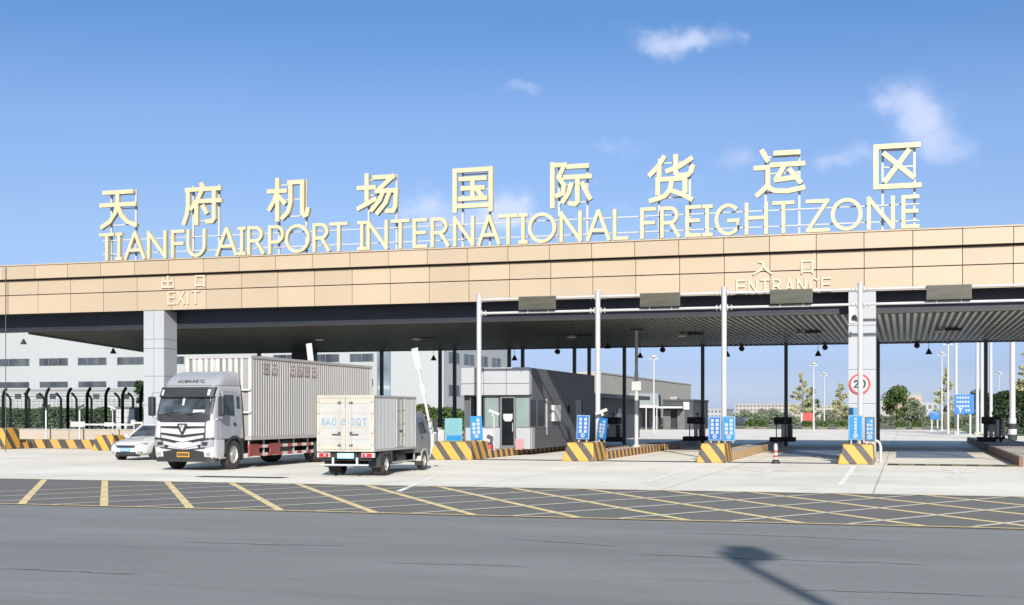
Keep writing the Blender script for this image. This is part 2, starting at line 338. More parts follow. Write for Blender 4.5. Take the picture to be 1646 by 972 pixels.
M_ROAD = mat_asphalt('road asphalt', (.130, .131, .130), (.205, .205, .202), .55)
M_BOX = mat_asphalt('junction asphalt', (.108, .103, .098), (.142, .136, .130), .3)
M_CONC = mat_concrete()
M_YEL = mat_paint('worn yellow road paint', (.70, .53, .25), .9)
M_PALE = mat_paint('pale road paint', (.56, .52, .42), .8)
M_WHT = mat_paint('worn white road paint', (.74, .72, .68), .75)
M_NOSE = mat_stripes('hazard stripes', 1.42, (.46, .235, .035), (.05, .046, .042), 1, .8, .62, .58)
M_KERB = mat_stripes('kerb stripes', 1.25, (.52, .29, .08), (.06, .045, .035), .0, 1, .55, .5)
M_KERB_OLD = mat_stripes('faded kerb stripes', 1.5, (.55, .36, .17), (.36, .25, .13), .0, 1, .5, .6)
M_KERBX = mat_stripes('cross kerb stripes', .98, (.40, .22, .055), (.045, .042, .035), 1, 0, .6, .5)
M_EARTH = mat('grey green earth', (.13, .14, .085), .95, var=.35, scale=.05)
M_GRASS = mat('mown grass', (.065, .105, .03), .95, var=.4, scale=.6)

# ------------------------------------------------------------------ ground
b = MB(); b.sheet([(-3000, -400, -.06), (3000, -400, -.06), (3000, 3500, -.06), (-3000, 3500, -.06)]); structure(b.build('ground', M_EARTH))
b = MB(); b.sheet([(-160, -60, 0), (160, -60, 0), (160, 32.25, 0), (-160, 32.25, 0)]); structure(b.build('road', M_ROAD))
b = MB(); b.sheet([(-160, 32.25, 0), (160, 32.25, 0), (160, 160, 0), (-160, 160, 0)]); structure(b.build('concrete_pavement', M_CONC))
b = MB(); b.sheet([(-160, 23.0, .004), (160, 23.0, .004), (160, 32.2, .004), (-160, 32.2, .004)]); structure(b.build('junction_surface', M_BOX))
# yellow hatching of the keep-clear box in front of the gate
def seg(mb, p, q, w, z):
    p, q = Vector(p), Vector(q); d = (q - p).normalized(); n = Vector((-d.y, d.x)) * w / 2
    mb.sheet([(p.x + n.x, p.y + n.y, z), (p.x - n.x, p.y - n.y, z), (q.x - n.x, q.y - n.y, z), (q.x + n.x, q.y + n.y, z)])
b = MB(); c = MB()
for k in range(-2, 30):
    x0 = -18.15 + 2.05 * k
    seg(b, (x0, 23.25), (x0 - 6.1, 32.1), .17, .008)
for k in range(-6, 26):
    x0 = -19.4 + 2.05 * k
    if x0 + 5.7 > -19: seg(c, (x0, 23.25), (x0 + 5.4, 32.1), .13, .012)
seg(b, (-40, 23.1), (30, 23.1), .13, .016); seg(b, (-40, 31.9), (30, 31.9), .10, .016)
structure(b.build('yellow_box_markings', M_YEL)); structure(c.build('pale_box_markings', M_PALE))
# lane lines, joints, arrows and drain slots on the concrete
b = MB()
for pa, pb in (((1040, 775), (1132, 745)), ((1350, 780), (1373, 750)), ((640, 790), (700, 765))):
    a, q = gp(*pa), gp(*pb); seg(b, a.xy, q.xy, .15, .006)
def arrow(mb, x, y):
    seg(mb, (x, y - 1.6), (x, y + 1.0), .16, .006)
    mb.sheet([(x - .42, y + .95, .006), (x + .42, y + .95, .006), (x, y + 2.0, .006)])
    mb.sheet([(x + .08, y - .3, .007), (x + .75, y + .55, .007), (x + .98, y + .35, .007), (x + .08, y - .7, .007)])
    mb.sheet([(x - .08, y - .3, .007), (x - .75, y + .55, .007), (x - .98, y + .35, .007), (x - .08, y - .7, .007)])
for px, py in ((1235, 757), (1537, 758)):
    a = gp(px, py); arrow(b, a.x, a.y)
structure(b.build('white_lane_markings', M_WHT))
# tar filled cracks and seams wandering along the road
M_TAR = mat('tar seam', (.062, .062, .064), .8, var=.25, scale=3)
b = MB(); rnd = random.Random(11)
for pa, pb, w in (((285, 871), (560, 878), .05), ((815, 866), (1010, 877), .045), ((1016, 891), (1500, 907), .05), ((1066, 855), (1470, 871), .04), ((0, 914), (230, 924), .06), ((1250, 948), (1646, 962), .035), ((600, 905), (860, 913), .03)):
    p, q = gp(*pa).xy, gp(*pb).xy; n = 26; d = (q - p); nn = Vector((-d.y, d.x)).normalized(); L, Rr = [], []; off = 0.0
    for i in range(n + 1):
        off += rnd.uniform(-.05, .05); off *= .93; c_ = p + d * (i / n) + nn * off; ww = w * rnd.uniform(.3, 1.0) * (1 - abs(2 * i / n - 1) ** 4 * .8) / 2
        L.append((c_.x + nn.x * ww, c_.y + nn.y * ww, .004)); Rr.append((c_.x - nn.x * ww, c_.y - nn.y * ww, .004))
    for i in range(n): b.sheet([L[i], Rr[i], Rr[i + 1], L[i + 1]])
structure(b.build('tar_seams', M_TAR))
M_PLATE = mat('blue grey steel deck', (.16, .185, .22), .45, .25, var=.2, scale=.7, dirt=.4, dscale=.5)
b = MB()
for x0, x1 in ((-5.7, -2.9), (-.4, 2.9)):
    for j in range(3): b.box(x0, x1, 58.4 + 3.9 * j, 62.2 + 3.9 * j, .002, .016)
structure(b.build('weighbridge_deck', M_PLATE))
M_MANHOLE = mat('dark iron', (.05, .045, .04), .7, .3)
b = MB(); 
a = gp(395, 767); b.box(a.x - 1.6, a.x + 1.3, a.y - .3, a.y + .3, .002, .012); structure(b.build('drain_grating', M_MANHOLE))

# ------------------------------------------------------------------ gate canopy
M_CREAM = mat('cream aluminium panel', (.335, .268, .19), .45, 0, island=.05, var=.04, scale=.5, dirt=.10, dirtcol=(.35, .22, .12), dscale=.6, stretch=(1, 1, .25))
M_JOINT = mat('dark joint', (.085, .062, .045), .8)
M_NAVY = mat('navy steel', (.018, .022, .036), .45, .2, var=.2)
M_GREYTRIM = mat('grey trim', (.10, .102, .108), .5, .3)
M_SOFTRIM = mat('dark grey beam trim', (.02, .021, .024), .5, .2)
M_OLIVE = mat('olive ceiling fin', (.024, .024, .017), .45, 0, var=.15, scale=.4, stretch=(.3, 3, 1))
M_SLAT = mat('pale ceiling panel', (.72, .70, .67), .42, .1, var=.12, scale=.8)
M_BLACK = mat('matt black', (.012, .012, .013), .7)
M_COLUMN = mat('white column cladding', (.295, .31, .33), .4, 0, var=.04, scale=.7, dirt=.12, dscale=1.2, stretch=(1, 1, .3))
M_POST = mat('charcoal post', (.06, .065, .075), .45, .2)
M_STEELW = mat('white painted steel', (.37, .375, .38), .4, 0, var=.06, scale=2, dirt=.12, dscale=2)
YF = 54.5
gate = thing('gate_canopy', 'wide cream panelled gate canopy with slatted ceiling on white columns', 'gate', (-18, 66, 0))
def gpart(mb, name, m, **k):
    o = mb.build(name, m, gate, **k); o.matrix_parent_inverse = Matrix.Translation((18, -66, 0)); return o
XL, XR, PW = -47.2, 15.6, 1.903
b = MB(); nx = int((XR - XL) / PW)
x_first = 4.1 - PW * int((4.1 - XL) / PW)
xs = [x_first + PW * i for i in range(0, nx + 1)]
rng = random.Random(3)
for x in xs:
    for z0, z1, y in ((6.95, 7.88, YF), (7.91, 8.62, YF), (8.68, 9.34, YF - .24)):
        t = rng.uniform(-.006, .006)
        b.box(x + .014, x + PW - .014, y + t, y + .10, z0 + .008, z1 - .008)
gpart(b, 'fascia_panel', M_CREAM)
b = MB(); x1 = xs[-1] + PW
b.box(xs[0] + .02, x1, YF + .10, YF + .30, 6.99, 9.0); b.box(xs[0] + .02, x1, YF - .13, YF + .099, 8.69, 9.30)
gpart(b, 'fascia_backing', M_JOINT)
b = MB(); b.box(xs[0] - .03, x1, YF - .29, YF + .45, 9.345, 9.40); gpart(b, 'coping', M_CREAM)
# the recessed navy beam with its grey edge, the roof deck and the slatted ceiling
b = MB(); b.box(xs[0], x1, YF + .31, YF + 1.25, 6.953, 7.1); b.box(xs[0], x1, YF + 1.2, YF + 1.45, 6.26, 6.95); gpart(b, 'beam', M_NAVY)
b = MB(); b.box(xs[0], x1, YF + 1.17, YF + 1.5, 6.12, 6.255); gpart(b, 'beam_edge', M_SOFTRIM)
def skew(y): return -43.2 - 5.3 * (y - 56) / 18.2
YB = 79.0
b = MB(); b.prism([(skew(56), 56), (XR, 56), (XR, YB), (skew(YB), YB)], 'z', 6.42, 6.6); gpart(b, 'roof_deck', M_BLACK)
b = MB(); b.prism([(skew(56) + .3, 56.2), (XR, 56.2), (XR, YB - .1), (skew(YB) + .3, YB - .1)], 'z', 6.61, 8.5); gpart(b, 'roof', M_GREYTRIM)
# dark fins hanging below a pale ceiling panel: seen along the fins the gaps read bright, from the side the fins close up
b = MB(); b.prism([(skew(56.03) + .3, 56.03), (XR, 56.03), (XR, YB - .2), (skew(YB) + .3, YB - .2)], 'z', 6.158, 6.2); gpart(b, 'ceiling_panel', M_SLAT)
b = MB(); x = -48.4
while x < XR - .1:
    for y0, y1 in ((56.04, 65.95), (66.1, YB - .22)):
        ya = y0
        if x < -43.2: ya = max(y0, 56 + (-43.2 - x) / 5.3 * 18.2 + .5)
        if ya < y1 - .3: b.box(x, x + .14, ya, y1, 6.11, 6.1575)
    x += .30
gpart(b, 'ceiling_fins', M_OLIVE)
b = MB(); b.box(skew(YB), XR, YB - .18, YB, 6.05, 6.41); gpart(b, 'rear_edge', M_GREYTRIM)
b = MB(); b.loft([[(skew(56) - .12, 56, z), (skew(56), 56, z), (skew(YB) , YB, z), (skew(YB) - .12, YB, z)] for z in (6.03, 6.41)]); gpart(b, 'side_edge', M_GREYTRIM)
for xa, xb in ((-35.5, -34.37), (-2.23, -1.15)):
    b = MB(); h = 0.0; xm = (xa + xb) / 2
    for z1 in (.9, 2.35, 3.75, 5.1, 5.55, 6.945):
        for p, q in ((xa, xm - .012), (xm + .012, xb)):
            b.box(p, q, YF + .005, YF + 1.16, h + .012, z1 - .012)
        h = z1
    b.box(xa + .03, xb - .03, YF + .04, YF + 1.13, 0, 6.94)
    gpart(b, 'column', M_COLUMN)
b = MB(); b.box(-38.9, -37.6, 77.0, 78.2, 0, 6.4); gpart(b, 'column', M_NAVY)
for x in (-28.9, -27.9, -24.2, -23.3, -19.9, -18.95, -16.7, -11.83, -6.83, -1.52, 4.42, 9.6, -33.0, -42.0):
    b = MB(); b.box(x - .10, x + .10, 78.2, 78.4, 0, 6.42); gpart(b, 'post', M_POST)
b = MB(); b.tube([(-43.25, YF - .32, 9.3), (-43.25, YF - .32, 0)], .02); gpart(b, 'downpipe', M_POST)

# ------------------------------------------------------------------ rooftop lettering
M_LET = mat('pale yellow letter face', (.415, .375, .245), .4, 0, var=.04, scale=1.5, dirt=.08, dscale=1.5)
sign = thing('rooftop_sign', 'large pale yellow Chinese and English lettering standing on steel frames along the canopy roof', 'sign', (-18, 55, 9.4))
def spart(mb, name, m, par=None, **k):
    o = mb.build(name, m, par or sign, **k); o.matrix_parent_inverse = Matrix.Translation((18, -55, -9.4)); return o
YS = 54.75
HAN = [('天', 159, 221), ('府', 290.5, 355.6), ('机', 428, 497), ('场', 572.7, 643), ('国', 725, 793.5), ('际', 880, 951.5), ('货', 1040, 1118), ('运', 1211, 1296), ('区', 1401, 1481.5)]
cols = []
for g, p0, p1 in HAN:
    a0, a1 = at(p0, 300, YS).x, at(p1, 300, YS).x; b = MB()
    strokes(b, g, a0, a1, 11.02, 13.1, .205, YS + .04, YS + .22); spart(b, 'character', M_LET)
    cols += [a0 + (a1 - a0) * .22, a0 + (a1 - a0) * .86]
ENG = [('T', 159, 183), ('I', 185, 196), ('A', 199, 233), ('N', 236, 267), ('F', 274.5, 296), ('U', 299.5, 330),
       ('A', 346, 381), ('I', 381.5, 394.5), ('R', 397, 424.5), ('P', 430.5, 456), ('O', 457.5, 497.5), ('R', 502, 530), ('T', 529.5, 558.5),
       ('I', 574, 588.5), ('N', 589, 623), ('T', 628, 658), ('E', 663, 686.5), ('R', 692, 722), ('N', 728, 762), ('A', 767, 804), ('T', 801, 832), ('I', 833, 848), ('O', 848.5, 893.5), ('N', 899, 935), ('A', 942, 981), ('L', 985, 1010),
       ('F', 1029, 1054), ('R', 1061, 1093.5), ('E', 1101.5, 1126.5), ('I', 1128, 1145.5), ('G', 1148.5, 1189.5), ('H', 1197, 1234.5), ('T', 1241.5, 1277),
       ('Z', 1295, 1334), ('O', 1335.5, 1386.5), ('N', 1393.5, 1438.5), ('E', 1449, 1478)]
for g, p0, p1 in ENG:
    a0, a1 = at(p0, 380, YS).x, at(p1, 380, YS).x; b = MB()
    strokes(b, g, a0, a1, 9.5, 10.86, .155, YS + .01, YS + .2); spart(b, 'letter', M_LET)
x0, x1 = at(160, 380, YS).x, at(1478, 380, YS).x
for z in (9.82, 10.5):
    b = MB(); b.box(x0, x1, YS + .26, YS + .31, z, z + .05); spart(b, 'sign_rail', M_STEELW)
for i, x in enumerate(cols):
    b = MB(); b.box(x - .045, x + .045, YS + .32, YS + .42, 9.35, 13.0); b.box(x - .03, x + .03, YS + .42, YS + 1.3, 9.36, 9.42); spart(b, 'sign_post', M_STEELW)
    if i % 2 == 0:
        for z in (11.25, 12.05, 12.75):
            b = MB(); b.box(x + .05, cols[i + 1] - .05, YS + .27, YS + .32, z, z + .06); spart(b, 'sign_rail', M_STEELW)

M_CREAMLET = mat('light cream letter', (.42, .36, .27), .45, var=.04)
def fascia_sign(name, label, chars, letters, zc, zl, wc, wl):
    t = thing(name, label, 'sign', (chars[0][1], YF, zl[0]))
    for lst, zz, w, nm in ((chars, zc, wc, 'character'), (letters, zl, wl, 'letter')):
        for g, a0, a1 in lst:
            b = MB(); strokes(b, g, a0, a1, zz[0], zz[1], w, YF - .07, YF - .008)
            o = b.build(nm, M_CREAMLET, t); o.matrix_parent_inverse = Matrix.Translation((-chars[0][1], -YF, -zl[0]))
X = lambda p: at(p, 450, YF).x
fascia_sign('exit_sign', 'cream 出口 EXIT lettering raised on the fascia above the truck', [('出', X(260), X(282)), ('口', X(312.5), X(332))],
            [('E', X(270), X(283)), ('X', X(285), X(298)), ('i', X(299.5), X(306.5)), ('T', X(308.5), X(322))], (7.99, 8.62), (7.2, 7.86), .085, .085)
fascia_sign('entrance_sign', 'cream 入口 ENTRANCE lettering raised on the fascia at right', [('入', X(1209), X(1243)), ('口', X(1285), X(1310))],
            [(g, X(1183 + 19.6 * i), X(1183 + 19.6 * i + 15.5)) for i, g in enumerate('ENTRANCE')], (7.74, 8.36), (6.98, 7.58), .085, .08)

# ------------------------------------------------------------------ overhead sign gantry and its message boards
gant = thing('sign_gantry', 'white pipe gantry of tall posts and twin beams across the entrance lanes', 'gantry', (-7, 51.5, 0))
def qpart(mb, name, m, **k):
    o = mb.build(name, m, gant, **k); o.matrix_parent_inverse = Matrix.Translation((7, -51.5, 0)); return o
YG = 52.4
GX = [at(p, 600, YG).x for p in (770, 961, 1164, 1383)] + [5.6, 11.0]
for x in GX:
    b = MB(); b.cyl((x, YG, .72 if x < 2 else .3), (x, YG, 7.04), .105, n=16); b.cyl((x, YG, 7.04), (x, YG, 7.09), .125, n=16); b.cyl((x, YG, .72 if x < 2 else .3), (x, YG, .78), .2, n=16); qpart(b, 'gantry_post', M_STEELW, smooth=True)
for xa, xb in zip(GX, GX[1:]):
    for z in (6.84, 6.25):
        b = MB(); b.cyl((xa + .11, YG, z), (xb - .11, YG, z), .055, n=12)
        for s, x in ((1, xa + .12), (-1, xb - .12)): b.cyl((x, YG, z), (x + s * .04, YG, z), .13, n=14); b.cyl((x + s * .16, YG, z), (x + s * .2, YG, z), .11, n=14)
        qpart(b, 'gantry_beam', M_STEELW, smooth=True)
M_LED = mat('switched off message screen', (.055, .054, .038), .35, 0, var=.25, scale=3, stretch=(.3, 1, 2))
M_BOXG = mat('grey green box', (.06, .06, .05), .5)
where = ['between the first and second gantry posts from the left', 'between the second and third gantry posts from the left', 'beside the entrance lettering', 'rightmost on the gantry, right of the white column']
for (p0, p1), w in zip(((834, 893), (1029, 1093), (1238, 1306), (1489, 1562)), where):
    a0, a1 = at(p0, 480, YG - .2).x, at(p1, 480, YG - .2).x
    t = thing('message_board', 'switched off olive grey message board ' + w, 'message board', ((a0 + a1) / 2, YG - .2, 6.28), group='message boards on the gantry')
    h = (a1 - a0) / 2
    MB().box(-h, h, -.06, .1, .06, .62).build('board_housing', M_BOXG, t, bevel=.012)
    MB().box(-h + .04, h - .04, -.075, -.055, .1, .58).build('board_screen', M_LED, t)
    b = MB()
    for s in (-.55, .55): b.box(s * h - .02, s * h + .02, .1, .16, -.08, .66)
    b.build('bracket', M_STEELW, t)

# ------------------------------------------------------------------ toll islands
M_SLABTOP = mat('island concrete', (.36, .345, .32), .85, var=.12, scale=.6, dirt=.35, dscale=.7)
M_BROWN = mat('rusty brown kerb', (.15, .095, .06), .8, var=.3, scale=1.2)
def island(label, xl, xr, y1, nose=True, kerb=M_KERB, kerb_y1=None, h=.34, y0=50.5, nl=2.3, slab_h=.3, nz=.76):
    w = (xr - xl) / 2; t = thing('toll_island', label, 'traffic island', ((xl + xr) / 2, y0, 0), group='striped islands between the lanes')
    if nose:
        bot = [(-w - .06, -.1, 0), (w + .02, -.1, 0), (w + .02, nl, 0), (-w - .14, nl, 0)]; top = [(-w + .12, .06, nz), (w - .03, .06, nz), (w - .03, nl, nz), (-w + .02, nl, nz)]
        MB().hexa(bot, top).build('nose_block', M_NOSE, t, bevel=.05, seg=3)
    ys = nl if nose else 0
    ke = (kerb_y1 or y1) - y0
    MB().box(w - .16, w, ys + .003, ke, 0, h).build('kerb', kerb, t, bevel=.03)
    MB().box(-w, -w + .16, ys + .003, ke, 0, h).build('kerb', kerb, t, bevel=.03)
    MB().box(-w + .163, w - .163, ys + .003, y1 - y0, 0, slab_h).build('island_slab', M_SLABTOP, t)
    return t
XN = lambda p: at(p, 740, 50.5).x
island('wide island in front of the booth, carrying the pale cyan board', XN(693), XN(758), 57, kerb_y1=68, slab_h=.28)
island('island with the leaning dark blue sign and a white bullet camera post', XN(906), XN(954), 80, kerb_y1=71.5)
island('island with two blue signs side by side in front of its gantry post', XN(1122), XN(1165), 80, kerb=M_KERB_OLD, kerb_y1=67.5)
island('island at the foot of the white column with the round speed limit sign', XN(1349), XN(1404), 56.2, kerb=M_SLABTOP, h=.16, slab_h=.14)
t = island('long low brown edged island at the right edge of the picture', 3.95, 6.2, 91, nose=False, kerb=M_BROWN, h=.36, y0=50, slab_h=.33)
# the exit side islands beyond the lorry
a = gp(165, 724); island('short striped nose left of the white car', a.x - .55, a.x + .6, a.y + 9, y0=a.y, nl=1.2, nz=.8)
a = gp(0, 722); island('striped nose cut by the left edge of the picture', a.x - .9, a.x + .35, a.y + 9, y0=a.y, nl=1.2, nz=1.15)
t = thing('barrier_kerb', 'low black and orange striped concrete kerb running along the beige wall', 'kerb', (-44, 60.6, 0))
MB().box(-4.2, 3.1, -.2, .2, 0, .5).build('kerb', M_KERBX, t, bevel=.04)
M_FENCEWALL = mat('beige rendered wall', (.32, .28, .23), .85, var=.08, scale=.5, dirt=.3, dscale=.5, stretch=(1, 1, .3), dirtcol=(.25, .22, .18))

# rubber humps and a rail slot across the lanes
M_RUB = mat('black rubber', (.025, .025, .024), .8, var=.3, scale=2)
M_RUBY = mat('dull yellow rubber', (.10, .082, .04), .7)
humps = [(758, 905, 'between the booth island and the camera island'), (958, 1122, 'between the camera island and the twin sign island'), (1168, 1349, 'behind the red and white bollard'), (1424, 1641, 'in the wide lane right of the white column')]
for i, (p0, p1, w) in enumerate(humps):
    yy = 50.9 if i < 3 else 50.2
    x0, x1 = at(p0, 745, yy).x + .05, at(p1, 745, yy).x - .05
    t = thing('speed_hump', 'thin black rubber hump across the lane ' + w, 'speed hump', ((x0 + x1) / 2, yy, 0), group='rubber humps across the lanes')
    h = (x1 - x0) / 2; hh, d = (.035, .10) if i < 3 else (.06, .2)
    b = MB(); c = MB(); n = 10; cw = 2 * h / n
    for k in range(n):
        mb = c if (k % 2 and i == 3) else b; xa = -h + cw * k
        mb.prism([(-d, .001), (-d * .5, hh), (d * .5, hh), (d, .001)], 'x', xa + .01, xa + cw - .01)
    b.build('rubber_section', M_RUB, t)
    if i == 3: c.build('rubber_section', M_RUBY, t)
    else: c.bm.free()

# ------------------------------------------------------------------ blue lane signs
M_BLUE = mat('sign blue', (.014, .10, .35), .35, var=.08, scale=3)
M_SKYB = mat('light sign blue', (.018, .165, .37), .35, var=.06, scale=3)
M_CYAN = mat('pale cyan board', (.125, .27, .305), .4, var=.06, scale=2)
M_SIGNW = mat('white sign paint', (.38, .385, .39), .4, var=.03)
M_PALEB = mat('pale blue sign edge', (.15, .25, .36), .4)
def blue_sign(label, px0, px1, py0, py1, Y, face, edge, cols, rows, rz=0, legs=True, base_z=.76, tilt=0, circle=True, skip=()):
    a, c = at(px0, py0, Y), at(px1, py1, Y); w, zt, zb = (c.x - a.x) / 2 / math.cos(rz), a.z, c.z
    t = thing('lane_sign', label, 'sign', ((a.x + c.x) / 2, Y, base_z), rz, group='blue signs at the island noses')
    z0, z1 = zb - base_z, zt - base_z
    b = MB(); b.box(-w, w, -.02, .02, z0, z1); o = b.build('sign_board', edge, t, bevel=.015); o.rotation_euler = (0, tilt, 0)
    b = MB(); b.box(-w + .045, w - .045, -.026, -.0205, z0 + .045, z1 - .045); f = b.build('sign_face', face, o)
    b = MB(); cw = (2 * w - .14) / cols; top = z1 - .09; rh = (z1 - z0 - .34) / rows
    for i in range(cols):
        for j in range(rows):
            if (i, j) in skip: continue
            xc = -w + .07 + cw * (i + .5); zc = top - rh * (j + .5); s = min(cw, rh) * .40
            strokes(b, '¤', xc - s, xc + s, zc - s, zc + s, s * .40, -.034, -.027)
    if circle:
        k = .085
        strokes(b, 'O', -k, k, z0 + .08, z0 + .08 + 2 * k, .028, -.034, -.027); strokes(b, '↗', -.05, .05, z0 + .1, z0 + .21, .022, -.04, -.03)
    b.build('sign_writing', M_SIGNW, o)
    if legs:
        for s in (-.6, .6): MB().box(s * w - .025, s * w + .025, .021, .06, 0, z0 + .3).build('leg', M_STEELW, t)
    return t
blue_sign('bright blue sign turned slightly, on the wide island before the booth', 757.5, 776, 668.5, 707, 52.15, M_SKYB, M_SKYB, 2, 4, R(8), base_z=.76, tilt=R(-3), skip=((0, 0),))
blue_sign('blue sign with pale border and eight white characters, left of the second gantry post', 926, 947, 667, 706, 51.6, M_BLUE, M_PALEB, 2, 4, tilt=R(2))
blue_sign('narrow dark blue sign leaning beside the second gantry post', 958.5, 974, 671, 706, 52.0, M_SKYB, M_BLUE, 2, 4, R(-28), tilt=R(7), skip=((0, 0),))
blue_sign('blue sign with eight white characters, left of the pair before the third gantry post', 1138.5, 1159.5, 669, 708, 51.6, M_BLUE, M_PALEB, 2, 4)
blue_sign('lighter blue sign, right of the pair before the third gantry post', 1161, 1182, 669, 709, 51.8, M_SKYB, M_PALEB, 2, 4, skip=((0, 0),))
blue_sign('light blue sign with one column of characters below the round speed limit sign', 1363.5, 1387, 667, 707, 51.6, M_SKYB, M_PALEB, 1, 5)
blue_sign('dark framed blue sign right of the post below the round speed limit sign', 1390, 1406, 670, 709, 51.75, M_SKYB, M_POST, 2, 4, skip=((0, 0),))
# pale board hanging off the column behind them
a, c = at(1364, 655, 53.6), at(1378, 712, 53.6)
t = thing('lane_sign', 'plain pale sky blue panel standing behind the column signs', 'sign', ((a.x + c.x) / 2, 53.6, .14), group='blue signs at the island noses')
h = (c.x - a.x) / 2; MB().box(-h, h, -.03, .03, .3, a.z - .14).build('sign_board', mat('sky blue panel', (.07, .22, .34), .4), t, bevel=.01)
MB().box(-h * .6, h * .6, -.02, .02, 0, .299).build('sign_legs', M_STEELW, t)
# pale cyan notice board
a, c = at(715, 672, 51.7), at(743, 710, 51.7)
t = thing('notice_board', 'pale cyan notice board with a darker band at its foot on white legs', 'notice board', ((a.x + c.x) / 2, 51.7, .76)); h = (c.x - a.x) / 2; zt, zb = a.z - .76, c.z - .76
MB().box(-h, h, -.03, .03, zb, zt).build('board_panel', M_CYAN, t, bevel=.02)
MB().box(-h + .1, h - .02, -.036, -.0305, zb + .05, zb + .27).build('board_band', M_SKYB, t)
for s in (-.55, .5): MB().box(h * s - .04, h * s + .04, -.02, .03, 0, zb + .02).build('leg', M_STEELW, t)
# speed limit disc on the column
M_RED = mat('sign red', (.55, .035, .04), .4); M_DARKTXT = mat('dark lettering', (.02, .025, .03), .5)
a = at(1382, 617, YF - .05)
t = thing('speed_limit_sign', 'round white 20 speed limit sign with red rim on the white column', 'road sign', (a.x, YF - .01, a.z))
MB().cyl((0, -.01, 0), (0, -.05, 0), .42, n=40).build('sign_disc', M_SIGNW, t)
b = MB(); rr = [[(r * math.cos(k), y, r * math.sin(k)) for k in [2 * math.pi * i / 40 for i in range(40)]] for r, y in ((.42, -.051), (.42, -.058), (.345, -.058), (.345, -.051))]
b.loft(rr + [rr[0]], cap=False); b.build('red_rim', M_RED, t)
b = MB(); strokes(b, '2', -.25, -.03, -.17, .18,   .075, -.06, -.052); strokes(b, '0', .03, .25, -.17, .18,   .075, -.06, -.052); b.build('number', M_DARKTXT, t)
# white hoop and blocks on the last nose
a = gp(1398, 742, 0)
t = thing('pipe_hoop', 'white bent pipe guard hooped over the side of the column nose', 'pipe guard', (-1.35, 52.9, 0)); MB().tube([(-.12, 0, .74), (-.02, 0, .86), (.2, 0, .88), (.36, 0, .8), (.42, 0, .62), (.42, 0, .0)], .06, 10).build('hoop_pipe', M_STEELW, t, smooth=True)
# bollard in lane three
a = gp(1247, 745); M_REDW = mat('red reflective band', (.40, .06, .055), .4)
t = thing('lane_bollard', 'red and white banded flexible bollard standing alone in the lane', 'bollard', (a.x, a.y, 0))
MB().lathe([(.17, 0), (.17, .06), (.12, .14), (.075, .16)], n=16).build('bollard_base', M_RUB, t, smooth=True)
MB().lathe([(.075, .161), (.075, .70), (.055, .76), (.0001, .79)], n=16).build('bollard_post', M_SIGNW, t, smooth=True)
for z in (.24, .43): MB().lathe([(.079, z), (.079, z + .09)], n=16).build('red_band', M_REDW, t)

# ------------------------------------------------------------------ lane terminals, barriers, cameras
M_CAB = mat('grey lane cabinet', (.42, .44, .44), .45, .1, var=.1)
M_DBLUE = mat('dark blue cabinet', (.018, .022, .045), .4)
def lane_terminal(label, x, y, z=.3, g=True):
    t = thing('lane_terminal', label, 'payment machine', (x, y, z), group='dark lane terminals under the canopy')
    MB().box(-.75, .7, -.45, .5, 0, .26).build('plinth', M_BLACK, t, bevel=.02)
    MB().box(-.5, .5, -.35, .35, 1.02, 1.42).build('hood', M_BLACK, t, bevel=.03)
    MB().box(-.1, .1, -.2, .05, .262, 1.018).build('cabinet', M_CAB, t, bevel=.02); MB().box(.17, .28, -.2, .05, .262, 1.018).build('cabinet', M_CAB, t, bevel=.02)
    MB().box(.30, .52, -.3, .3, .262, 1.0).build('barrier_cabinet', M_DBLUE, t, bevel=.02)
    MB().cyl((-.38, -.1, .262), (-.38, -.1, 1.018), .03, n=8).build('support_post', M_POST, t)
    b = MB(); b.box(.12, .2, -.36, -.352, 1.1, 1.3); b.build('screen', M_LED, t)
    cm = MB().cyl((.1, 0, 1.421), (.1, 0, 1.55), .03, n=8).build('camera_stalk', M_POST, t)
    MB().lathe([(.0001, -.16), (.075, -.12), (.075, .1), (.0001, .14)], (.1, -.02, 1.62), 'y', 12).build('camera_head', M_POST, cm, smooth=True)
    return t
lt0 = lane_terminal('dark lane terminal with a hood and grey cabinets on the twin sign island', at(1259, 700, 76).x, 76)
lane_terminal('dark lane terminal behind the blue sign pair, on the camera island', at(1119, 700, 77).x, 77)
lane_terminal('dark lane terminal just right of the booth', at(984, 700, 73).x, 73)
lane_terminal('dark lane terminal with white bollards on the long brown island', at(1593, 700, 78).x, 78, .33)
for i, px in enumerate((1603.5, 1613)):
    a = at(px, 712, 77.2); t = thing('bollard', ['left', 'right'][i] + ' one of the two slim pale guard posts beside the right hand terminal', 'bollard', (a.x, 77.2, .33), group='pale guard posts')
    MB().cyl((0, 0, 0), (0, 0, 1.25), .09, n=12).build('bollard_post', mat('pale grey steel', (.42, .43, .42), .5), t); MB().cyl((0, 0, .15), (0, 0, .3), .095, n=12).build('dark_band', M_RUB, t)
def barrier(label, x, y, h, ang, length, name_panels=True, rz=0, z=0):
    """lane barrier: cabinet and boom; ang is the boom's lift above level, pointing to -x"""
    t = thing('boom_barrier', label, 'boom barrier', (x, y, z), rz, group='white boom barriers on the exit side')
    MB().box(-.18, .18, -.16, .16, 0, min(1.05, h + .1)).build('barrier_cabinet', M_SIGNW, t, bevel=.03)
    if h > 1.4: MB().box(-.07, .07, -.12, .0, 1.06, h + .08).build('boom_post', M_SIGNW, t)
    M = Matrix.Translation((0, -.22, h)) @ Matrix.Rotation(ang, 4, 'Y')
    arm = MB().box(-length, .25, -.03, .03, -.05, .05, M).build('boom', M_SIGNW, t)
    MB().box(-length - .01, -length + .95, -.045, -.031, -.14, .16, M).build('boom_panel', M_SIGNW, arm); MB().box(-length * .52, -length * .38, -.045, -.031, -.10, .12, M).build('boom_panel', M_SIGNW, arm)
    return t
